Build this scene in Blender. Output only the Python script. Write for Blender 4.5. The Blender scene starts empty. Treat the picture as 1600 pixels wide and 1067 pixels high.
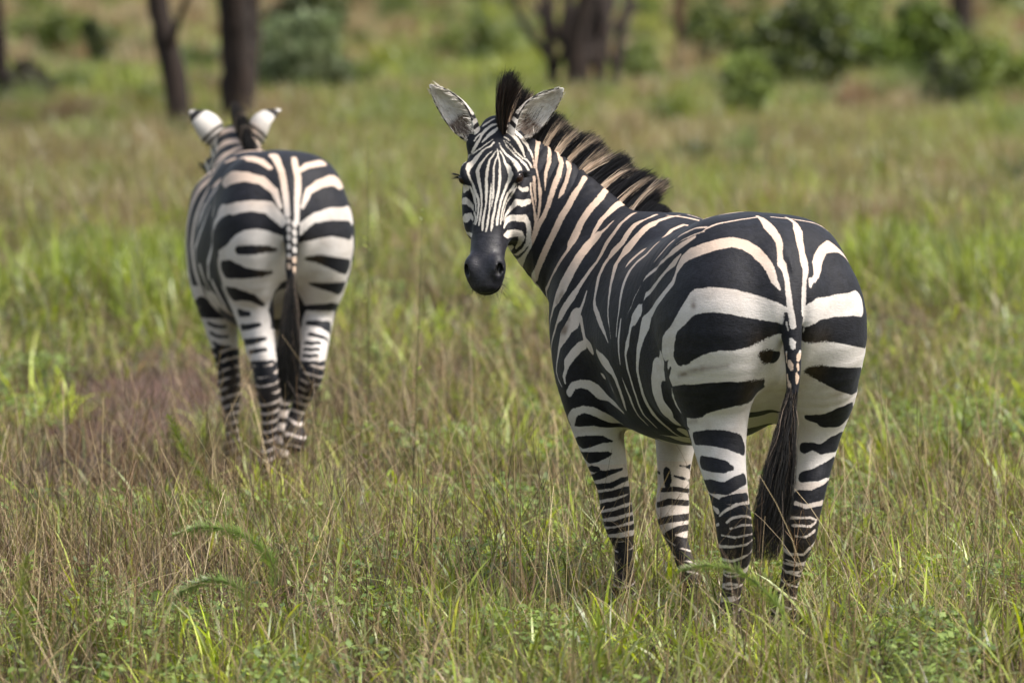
import bpy, math, random, bmesh
import numpy as np
from mathutils import Vector, Matrix
from mathutils.kdtree import KDTree
from mathutils.bvhtree import BVHTree

# ------------------------------------------------------------------ camera, world, sun, exposure
SC = bpy.context.scene
COL = SC.collection
CAM_H, FOCAL = 2.1, 10760.0          # metres above ground; focal length in photo pixels (1600 wide)
PITCH = math.atan(628.5 / FOCAL)
cam_d = bpy.data.cameras.new('camera')
cam_d.sensor_width = 36.0
cam_d.lens = FOCAL * 36.0 / 1600.0
cam_d.clip_start, cam_d.clip_end = 0.5, 2000.0
cam_d.dof.use_dof = True
cam_d.dof.focus_distance = 20.6
cam_d.dof.aperture_fstop = 4.2
cam = bpy.data.objects.new('camera', cam_d)
cam.location = (0, 0, CAM_H)
cam.rotation_euler = (math.radians(90) - PITCH, 0, 0)
COL.objects.link(cam)
SC.camera = cam

SUN_EL, SUN_AZ = math.radians(55), math.radians(108)    # azimuth measured from +Y towards +X
world = bpy.data.worlds.new('World')
SC.world = world
world.use_nodes = True
wn = world.node_tree.nodes
sky = wn.new('ShaderNodeTexSky')
sky.sky_type = 'NISHITA'
sky.sun_disc = False
sky.sun_elevation = SUN_EL
sky.sun_rotation = SUN_AZ
sky.air_density, sky.dust_density, sky.ozone_density = 1.3, 4.0, 1.0
hs = wn.new('ShaderNodeHueSaturation')
hs.inputs['Saturation'].default_value = 0.65
world.node_tree.links.new(sky.outputs[0], hs.inputs['Color'])
world.node_tree.links.new(hs.outputs[0], wn['Background'].inputs[0])
wn['Background'].inputs[1].default_value = 0.11
sun_d = bpy.data.lights.new('sun', 'SUN')
sun_d.energy = 2.5
sun_d.angle = math.radians(22)
sun_d.color = (1.0, 0.945, 0.87)
sun = bpy.data.objects.new('sun', sun_d)
sdir = Vector((math.sin(SUN_AZ) * math.cos(SUN_EL), math.cos(SUN_AZ) * math.cos(SUN_EL), math.sin(SUN_EL)))
sun.rotation_euler = sdir.to_track_quat('Z', 'Y').to_euler()
COL.objects.link(sun)
SC.view_settings.view_transform = 'Standard'
SC.view_settings.look = 'None'
SC.view_settings.exposure = 0.98
SC.view_settings.gamma = 1.0
SC.cycles.max_bounces = 6
SC.cycles.diffuse_bounces = 3
SC.cycles.glossy_bounces = 2
SC.cycles.transmission_bounces = 3
SC.cycles.transparent_max_bounces = 8
SC.cycles.use_denoising = True

def tag(o, label=None, cat=None, group=None, kind=None):
    if label: o['label'] = label
    if cat: o['category'] = cat
    if group: o['group'] = group
    if kind: o['kind'] = kind
    return o

def empty(name, loc=(0, 0, 0), rz=0.0):
    o = bpy.data.objects.new(name, None)
    o.location = loc; o.rotation_euler = (0, 0, rz)
    o.empty_display_size = 0.1
    COL.objects.link(o)
    return o

def mesh_np(name, V, quads=None, tris=None, mat=None, parent=None, smooth=True):
    """mesh object from numpy arrays"""
    me = bpy.data.meshes.new(name)
    V = np.asarray(V, np.float32)
    loops, starts = [], []
    n = 0
    if quads is not None and len(quads):
        q = np.asarray(quads, np.int32); loops.append(q.ravel()); starts.append(np.arange(len(q)) * 4); n = q.size
    if tris is not None and len(tris):
        t = np.asarray(tris, np.int32); loops.append(t.ravel()); starts.append(np.arange(len(t)) * 3 + n)
    loops = np.concatenate(loops).astype(np.int32); starts = np.concatenate(starts).astype(np.int32)
    me.vertices.add(len(V)); me.vertices.foreach_set('co', V.ravel())
    me.loops.add(len(loops)); me.loops.foreach_set('vertex_index', loops)
    me.polygons.add(len(starts)); me.polygons.foreach_set('loop_start', starts)
    me.update(calc_edges=True)
    me.validate()
    if smooth: me.polygons.foreach_set('use_smooth', np.ones(len(me.polygons), bool))
    if mat: me.materials.append(mat)
    o = bpy.data.objects.new(name, me)
    COL.objects.link(o)
    if parent: o.parent = parent
    return o

def vcol(o, name, arr):
    """per-vertex colour attribute, arr (n,3) or (n,) float"""
    me = o.data
    arr = np.asarray(arr, np.float32)
    if arr.ndim == 1:
        a = me.attributes.new(name, 'FLOAT', 'POINT'); a.data.foreach_set('value', arr)
    else:
        a = me.attributes.new(name, 'FLOAT_COLOR', 'POINT')
        a.data.foreach_set('color', np.concatenate([arr, np.ones((len(arr), 1), np.float32)], 1).ravel())
# ------------------------------------------------------------------ zebra: implicit body polygonised into ONE continuous mesh
def V3(*a): return np.array(a, float)
def nrm(v): return v / (np.linalg.norm(v) + 1e-9)

def catmull(P, n):
    """P (k,m) control rows -> resampled rows"""
    P = np.asarray(P, float); k = len(P)
    E = np.vstack([2 * P[0] - P[1], P, 2 * P[-1] - P[-2]])
    out = []
    for i in range(k - 1):
        p0, p1, p2, p3 = E[i], E[i + 1], E[i + 2], E[i + 3]
        for j in range(n):
            t = j / n
            out.append(0.5 * ((2 * p1) + (p2 - p0) * t + (2 * p0 - 5 * p1 + 4 * p2 - p3) * t * t + (3 * p1 - p0 - 3 * p2 + p3) * t ** 3))
    out.append(P[-1])
    return np.array(out)

class Field:
    def __init__(s, lo, hi, h):
        s.lo = np.array(lo, float); s.h = h
        s.n = np.ceil((np.array(hi) - s.lo) / h).astype(int) + 1
        s.F = np.full(s.n, 1.0, np.float32)
    def box(s, lo, hi):
        a = np.clip(np.floor((lo - s.lo) / s.h).astype(int), 0, s.n - 1)
        b = np.clip(np.ceil((hi - s.lo) / s.h).astype(int) + 1, 1, s.n)
        g = [(s.lo[i] + s.h * np.arange(a[i], b[i])).astype(np.float32) for i in range(3)]
        X, Y, Z = np.meshgrid(*g, indexing='ij', sparse=True)
        return tuple(slice(a[i], b[i]) for i in range(3)), X, Y, Z
    def blend(s, sl, d, k, sub=False):
        A = s.F[sl]
        if sub:
            h = np.clip(0.5 - 0.5 * (A + d) / k, 0, 1)
            s.F[sl] = A * (1 - h) - d * h + k * h * (1 - h)
        else:
            h = np.clip(0.5 + 0.5 * (A - d) / k, 0, 1)
            s.F[sl] = A * (1 - h) + d * h - k * h * (1 - h)
    def ell(s, c, r, k=0.03, R=None, sub=False):
        """ellipsoid; R rows = axes"""
        c = np.array(c, float); r = np.array(r, float); m = r.max() + k + 0.03
        sl, X, Y, Z = s.box(c - m, c + m)
        X, Y, Z = X - c[0], Y - c[1], Z - c[2]
        if R is None: q = [X, Y, Z]
        else: q = [R[i][0] * X + R[i][1] * Y + R[i][2] * Z for i in range(3)]
        k0 = np.sqrt(sum((q[i] / r[i]) ** 2 for i in range(3)))
        k1 = np.sqrt(sum((q[i] / r[i] ** 2) ** 2 for i in range(3))) + 1e-6
        s.blend(sl, k0 * (k0 - 1) / k1, k, sub)
    def tube(s, rows, k=0.03, up=(0, 0, 1), n=4, ups=None):
        """rows: cx,cy,cz, r_side, r_up, r_down ; up = reference vector"""
        P = catmull([list(r) + (list(ups[i]) if ups is not None else []) for i, r in enumerate(rows)], n)
        C, RS, RU, RD = P[:, :3], P[:, 3], P[:, 4], P[:, 5]
        m = P[:, 3:6].max() + 0.05
        sl, X, Y, Z = s.box(C.min(0) - m, C.max(0) + m)
        D = np.full((X.shape[0], Y.shape[1], Z.shape[2]), 1.0, np.float32)
        base = np.array([q.start for q in sl])
        for i in range(len(C) - 1):
            a, b = C[i], C[i + 1]
            L = np.linalg.norm(b - a)
            if L < 1e-6: continue
            t = (b - a) / L
            u = P[i, 6:9] if ups is not None else np.array(up, float)
            u = nrm(u - t * np.dot(u, t)); w = np.cross(t, u)
            rm = max(P[i, 3:6].max(), P[i + 1, 3:6].max()) + 0.05
            ss, x, y, z = s.box(np.minimum(a, b) - rm, np.maximum(a, b) + rm)
            loc = tuple(slice(max(0, ss[j].start - base[j]), ss[j].stop - base[j]) for j in range(3))
            x, y, z = x - a[0], y - a[1], z - a[2]
            al = x * t[0] + y * t[1] + z * t[2]
            f = np.clip(al / L, 0, 1)
            ex = al - f * L
            us = x * u[0] + y * u[1] + z * u[2]
            sd = x * w[0] + y * w[1] + z * w[2]
            rs = RS[i] + (RS[i + 1] - RS[i]) * f
            ru = np.where(us > 0, RU[i] + (RU[i + 1] - RU[i]) * f, RD[i] + (RD[i + 1] - RD[i]) * f)
            re = np.minimum(rs, ru) * 0.8
            k0 = np.sqrt((sd / rs) ** 2 + (us / ru) ** 2 + (ex / re) ** 2)
            k1 = np.sqrt((sd / rs ** 2) ** 2 + (us / ru ** 2) ** 2 + (ex / re ** 2) ** 2) + 1e-6
            d = k0 * (k0 - 1) / k1
            D[loc] = np.minimum(D[loc], d)
        s.blend(sl, D, k)
    def polygonise(s):
        F = s.F; I = F < 0
        c = I[:-1, :-1, :-1]; any_, all_ = c.copy(), c.copy()
        for dx in (0, 1):
            for dy in (0, 1):
                for dz in (0, 1):
                    q = I[dx:I.shape[0] - 1 + dx, dy:I.shape[1] - 1 + dy, dz:I.shape[2] - 1 + dz]
                    any_ = any_ | q; all_ = all_ & q
        cells = np.argwhere(any_ & ~all_)
        idx = np.full(any_.shape, -1, np.int32)
        idx[cells[:, 0], cells[:, 1], cells[:, 2]] = np.arange(len(cells))
        acc = np.zeros((len(cells), 3)); cnt = np.zeros(len(cells))
        cor = [(a, b, c_) for a in (0, 1) for b in (0, 1) for c_ in (0, 1)]
        val = {k: F[cells[:, 0] + k[0], cells[:, 1] + k[1], cells[:, 2] + k[2]].astype(float) for k in cor}
        for k in cor:
            for ax in range(3):
                if k[ax] == 0:
                    k2 = list(k); k2[ax] = 1; k2 = tuple(k2)
                    f0, f1 = val[k], val[k2]
                    mk = (f0 < 0) != (f1 < 0)
                    t = np.where(mk, f0 / np.where(mk, f0 - f1, 1), 0)
                    p = np.tile(np.array(k, float), (len(cells), 1)); p[:, ax] += t
                    acc += p * mk[:, None]; cnt += mk
        V = s.lo + (cells + acc / cnt[:, None]) * s.h
        quads = []
        for ax in range(3):
            o1, o2 = (ax + 1) % 3, (ax + 2) % 3
            A = [slice(1, -1)] * 3; B = [slice(1, -1)] * 3
            A[ax] = slice(0, -1); B[ax] = slice(1, None)
            i0, i1 = I[tuple(A)], I[tuple(B)]
            for flip in (False, True):
                e = np.argwhere((i0 & ~i1) if not flip else (~i0 & i1))
                off = np.ones(3, int); off[ax] = 0
                e = e + off
                def g(d1, d2):
                    q = e.copy(); q[:, o1] -= d1; q[:, o2] -= d2
                    return idx[q[:, 0], q[:, 1], q[:, 2]]
                Q = np.stack([g(1, 1), g(0, 1), g(0, 0), g(1, 0)], 1)
                if flip: Q = Q[:, ::-1]
                quads.append(Q)
        Q = np.concatenate(quads); Q = Q[(Q >= 0).all(1)]
        return V, Q

def leg(f, rows, k=0.025):
    # rows: x,y,z, half lateral, half front, half rear ; reference 'up' is forward (+x)
    f.tube(rows, k=k, up=(1, 0, 0), n=4)

def head_frame(H):
    d = nrm(np.array(H['d'])); n = np.array(H['n'], float); n = nrm(n - d * np.dot(n, d)); s = np.cross(n, d)
    return np.array(H['poll'], float), d, n, s      # s = the animal's left when d = nose, n = face normal

def zebra_mesh(Z, h):
    f = Field(Z['lo'], Z['hi'], h)
    rows = []
    for x, ys, zt, zb, w in Z['torso']:
        zc = zb + (zt - zb) * 0.47
        rows.append((x, ys, zc, w, zt - zc, zc - zb))
    f.tube(rows, k=0.02, n=5)
    # neck
    f.tube(Z['neck'], k=0.06, ups=Z['neck_up'], n=5)
    # legs
    for L in Z['legs']: leg(f, L['rows'], L.get('k', 0.04))
    for e in Z.get('muscle', []): f.ell(e[0], e[1], k=e[2])
    for e in Z.get('hollow', []): f.ell(e[0], e[1], k=e[2], sub=True)
    # head
    P, d, n, s = head_frame(Z['head'])
    def hp(t, side, dep): return P + d * t + s * side + n * dep
    hr = []
    for t, w, dors, vent in [(0.0, .055, -.012, -.13), (.05, .082, 0.0, -.185), (.10, .093, .004, -.215), (.15, .096, .004, -.228), (.20, .092, .001, -.225),
                             (.26, .080, -.004, -.200), (.33, .067, -.010, -.155), (.40, .055, -.015, -.120), (.46, .054, -.016, -.112), (.505, .056, -.022, -.108), (.53, .044, -.032, -.092)]:
        c = hp(t, 0, (dors + vent) / 2)
        r = (dors - vent) / 2
        hr.append((*c, w, r, r))
    f.tube(hr, k=0.035, up=n, n=4)
    R = [d, s, n]
    for sg in (-1, 1):
        f.ell(hp(.165, sg * .080, -.030), (.038, .019, .026), .02, R)           # brow / orbit
        f.ell(hp(.225, sg * .066, -.130), (.120, .039, .078), .03, R)           # cheek
        f.ell(hp(.475, sg * .038, -.042), (.040, .027, .034), .018, R)          # nostril wing
        f.ell(hp(.487, sg * .049, -.028), (.021, .009, .012), .008, R, sub=True)  # nostril
        f.ell(hp(.30, sg * .062, -.050), (.07, .012, .020), .02, R, sub=True)   # hollow beside the nose
        f.ell(hp(.055, sg * .060, -.045), (.035, .030, .035), .03, R)           # ear root
    f.ell(hp(.515, 0, -.082), (.034, .044, .030), .015, R)                      # chin and lower lip
    f.ell(hp(.528, 0, -.074), (.03, .06, .0035), .006, R, sub=True)             # mouth line
    if Z.get('dock'): f.tube(Z['dock'], k=0.018, up=(1, 0, 0), n=4)
    V, Q = f.polygonise()
    return V, Q

def ear_mesh(base, axis, opening, L=.185, W=.040):
    """cupped ear with thickness: returns V, Q, outside flag, position along the ear"""
    ax = nrm(np.array(axis, float)); op = np.array(opening, float); op = nrm(op - ax * np.dot(op, ax)); sd = np.cross(ax, op)
    n, m = 18, 17
    t = np.linspace(0, 1, n)
    w = W * np.interp(t, [0, .12, .3, .5, .7, .85, .95, 1], [.62, .82, 1.0, .98, .80, .52, .24, .05])
    th = np.radians(np.interp(t, [0, .2, .5, 1], [160, 125, 95, 80]))
    C = base + ax[None] * (t * L)[:, None] - op[None] * (.018 * np.sin(t * 3.14))[:, None]
    out = []
    for layer, off in ((0, 0.0), (1, .0045)):
        a = np.linspace(-1, 1, m)[None] * th[:, None]
        r = np.maximum(w - off, .001)
        dirv = -op[None, None] * np.cos(a)[..., None] * .8 + sd[None, None] * np.sin(a)[..., None]
        out.append(C[:, None] + dirv * r[:, None, None] + (op * off * .5 if layer else 0))
    A, B = out
    V = np.concatenate([A.reshape(-1, 3), B.reshape(-1, 3)]); N = n * m
    Q = []
    for i in range(n - 1):
        for j in range(m - 1):
            q = [i * m + j, i * m + j + 1, (i + 1) * m + j + 1, (i + 1) * m + j]
            Q.append(q); Q.append([N + k for k in q[::-1]])
        for j in (0, m - 1):
            q = [i * m + j, (i + 1) * m + j, N + (i + 1) * m + j, N + i * m + j]
            Q.append(q if j == 0 else q[::-1])
    for j in range(m - 1):
        q = [(n - 1) * m + j, (n - 1) * m + j + 1, N + (n - 1) * m + j + 1, N + (n - 1) * m + j]; Q.append(q)
    side = np.tile(np.linspace(-1, 1, m), n * 2)
    return V, np.array(Q), np.r_[np.ones(N), np.zeros(N)], np.tile(np.repeat(t, m), 2), side

def tube_mesh(C, rad, nseg=8):
    C = np.asarray(C, float); n = len(C)
    T = np.gradient(C, axis=0); T /= np.linalg.norm(T, axis=1)[:, None]
    u = np.cross(T, (0.31, 0.95, 0.05)); u /= np.linalg.norm(u, axis=1)[:, None]
    w = np.cross(T, u)
    a = np.linspace(0, 2 * np.pi, nseg, endpoint=False)
    V = (C[:, None] + (u[:, None] * np.cos(a)[None, :, None] + w[:, None] * np.sin(a)[None, :, None]) * np.asarray(rad)[:, None, None]).reshape(-1, 3)
    i = np.arange(n - 1)[:, None] * nseg; j = np.arange(nseg)[None]; j2 = (j + 1) % nseg
    Q = np.stack([i + j, i + j2, i + nseg + j2, i + nseg + j], -1).reshape(-1, 4)
    return V, Q

ZEB_MAIN = dict(
    origin=(0.823, 20.0, 0.0), phi=math.radians(20), lo=(-.12, -.50, -.03), hi=(1.72, .66, 1.66),
    torso=[(0.06, 0, 1.11, .90, .10), (0.11, 0, 1.20, .84, .15), (0.20, 0, 1.27, .78, .21), (0.33, 0, 1.30, .74, .26), (0.48, 0, 1.288, .67, .29),
           (0.64, 0, 1.245, .60, .305), (0.80, 0, 1.222, .575, .300), (0.95, .01, 1.235, .58, .275), (1.10, .02, 1.258, .60, .26),
           (1.23, .04, 1.235, .64, .235), (1.34, .065, 1.17, .72, .18), (1.41, .09, 1.09, .80, .12)],
    neck=[(1.05, .02, 1.02, .18, .20, .22), (1.20, .07, 1.06, .165, .205, .24), (1.33, .14, 1.15, .135, .19, .22), (1.43, .225, 1.25, .11, .174, .175),
          (1.48, .31, 1.345, .09, .155, .135), (1.49, .375, 1.42, .075, .12, .11)],
    neck_up=[(-.3, 0, 1), (-.3, -.05, 1), (-.4, -.2, .9), (-.3, -.5, .8), (-.1, -.6, .75), (0, -.5, .8)],
    head=dict(poll=(1.445, .413, 1.545), d=None, n=None),
    legs=[
        dict(rows=[(.36, .13, 1.10, .15, .15, .20), (.27, .155, .97, .155, .20, .23), (.26, .155, .84, .130, .20, .20), (.26, .143, .74, .098, .17, .15), (.235, .14, .65, .076, .13, .11), (.19, .146, .56, .063, .09, .085),
                   (.14, .150, .48, .054, .062, .075), (.115, .147, .41, .052, .060, .064), (.105, .143, .34, .050, .054, .054), (.10, .143, .28, .038, .042, .040), (.105, .155, .20, .028, .032, .034), (.108, .16, .14, .032, .036, .038),
                   (.12, .16, .10, .038, .042, .044), (.15, .16, .055, .036, .040, .040), (.17, .16, .0, .052, .062, .055)]),
        dict(rows=[(.36, -.13, 1.10, .15, .15, .20), (.29, -.158, .97, .157, .20, .23), (.31, -.175, .84, .138, .20, .20), (.34, -.200, .74, .112, .17, .15), (.35, -.203, .65, .085, .13, .11), (.34, -.192, .56, .066, .09, .085),
                   (.315, -.170, .48, .054, .062, .075), (.30, -.148, .41, .054, .060, .064), (.29, -.135, .34, .050, .054, .054), (.295, -.124, .28, .037, .042, .040), (.31, -.112, .20, .028, .032, .034), (.325, -.108, .14, .032, .036, .038),
                   (.34, -.105, .10, .038, .042, .044), (.37, -.105, .055, .036, .040, .040), (.39, -.105, .0, .052, .062, .055)]),
        dict(rows=[(1.26, .185, 1.08, .075, .12, .16), (1.24, .200, .94, .085, .13, .17), (1.20, .205, .80, .090, .125, .15), (1.17, .190, .68, .083, .10, .12), (1.16, .168, .58, .071, .080, .090), (1.155, .143, .49, .058, .062, .068),
                   (1.155, .125, .42, .049, .055, .055), (1.155, .114, .355, .049, .056, .050), (1.152, .104, .30, .045, .048, .044), (1.15, .094, .24, .031, .036, .036), (1.15, .091, .16, .030, .033, .038), (1.155, .090, .10, .037, .042, .042),
                   (1.18, .092, .055, .035, .040, .036), (1.20, .092, .0, .052, .062, .052)]),
        dict(rows=[(1.24, -.10, 1.08, .075, .12, .16), (1.24, -.13, .94, .085, .13, .17), (1.20, -.135, .80, .090, .125, .15), (1.20, -.120, .68, .078, .10, .12), (1.20, -.100, .58, .064, .078, .088), (1.20, -.092, .49, .052, .060, .066),
                   (1.20, -.090, .42, .049, .055, .055), (1.20, -.087, .355, .053, .056, .050), (1.18, -.085, .30, .046, .048, .044), (1.15, -.090, .24, .029, .034, .036), (1.10, -.102, .16, .030, .033, .038), (1.08, -.112, .10, .037, .042, .042),
                   (1.09, -.12, .055, .035, .040, .036), (1.10, -.12, .0, .052, .062, .052)]),
    ],
    muscle=[((.20, .15, .98), (.17, .130, .22), .06), ((.24, -.15, .98), (.17, .138, .22), .06),
            ((.45, .17, .82), (.12, .10, .16), .06), ((.48, -.19, .82), (.12, .10, .16), .06),
            ((.30, -.11, 1.155), (.18, .13, .125), .05), ((.30, .11, 1.155), (.18, .13, .125), .05),
            ((1.12, .205, .80), (.11, .095, .18), .04), ((1.19, .20, .98), (.13, .09, .19), .05), ((1.14, -.16, .80), (.11, .095, .18), .04),
            ((1.02, .07, 1.155), (.16, .10, .10), .06), ((1.02, -.06, 1.155), (.16, .10, .10), .06)],
    dock=[(.12, 0, 1.17, .040, .04, .04), (.045, .0, 1.10, .036, .035, .035), (.005, .010, 1.02, .030, .030, .030), (-.012, .013, .93, .026, .026, .026), (-.022, .014, .86, .022, .022, .022), (-.025, .018, .79, .018, .018, .018), (-.025, .033, .71, .012, .012, .012)],
    hollow=[((.93, .36, .69), (.15, .125, .17), .07), ((.93, -.34, .69), (.15, .11, .17), .07), ((-.02, 0, .86), (.10, .022, .26), .05)],
)
def loc_dir(Z, w):
    """world direction -> zebra local direction"""
    p = Z['phi']; return (-math.sin(p) * w[0] + math.cos(p) * w[1], -math.cos(p) * w[0] - math.sin(p) * w[1], w[2])
ZEB_MAIN['head']['d'] = loc_dir(ZEB_MAIN, (-.07, -.42, -.90))
ZEB_MAIN['head']['n'] = loc_dir(ZEB_MAIN, (-.22, -.90, .40))

def build_body(Z, h, name='body', levels=1, parent=None, extra=None):
    V, Q = zebra_mesh(Z, h)
    if extra: pass
    o = mesh_np(name, V, quads=Q)
    for it, fac in ((4, .5),):
        m = o.modifiers.new('s', 'SMOOTH'); m.iterations = it; m.factor = fac
    if levels:
        m = o.modifiers.new('sub', 'SUBSURF'); m.levels = m.render_levels = levels
    dg = bpy.context.evaluated_depsgraph_get()
    me = bpy.data.meshes.new_from_object(o.evaluated_get(dg))
    bpy.data.objects.remove(o)
    me.name = name
    b = bpy.data.objects.new(name, me); COL.objects.link(b)
    me.polygons.foreach_set('use_smooth', np.ones(len(me.polygons), bool))
    if parent: b.parent = parent
    return b
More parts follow.
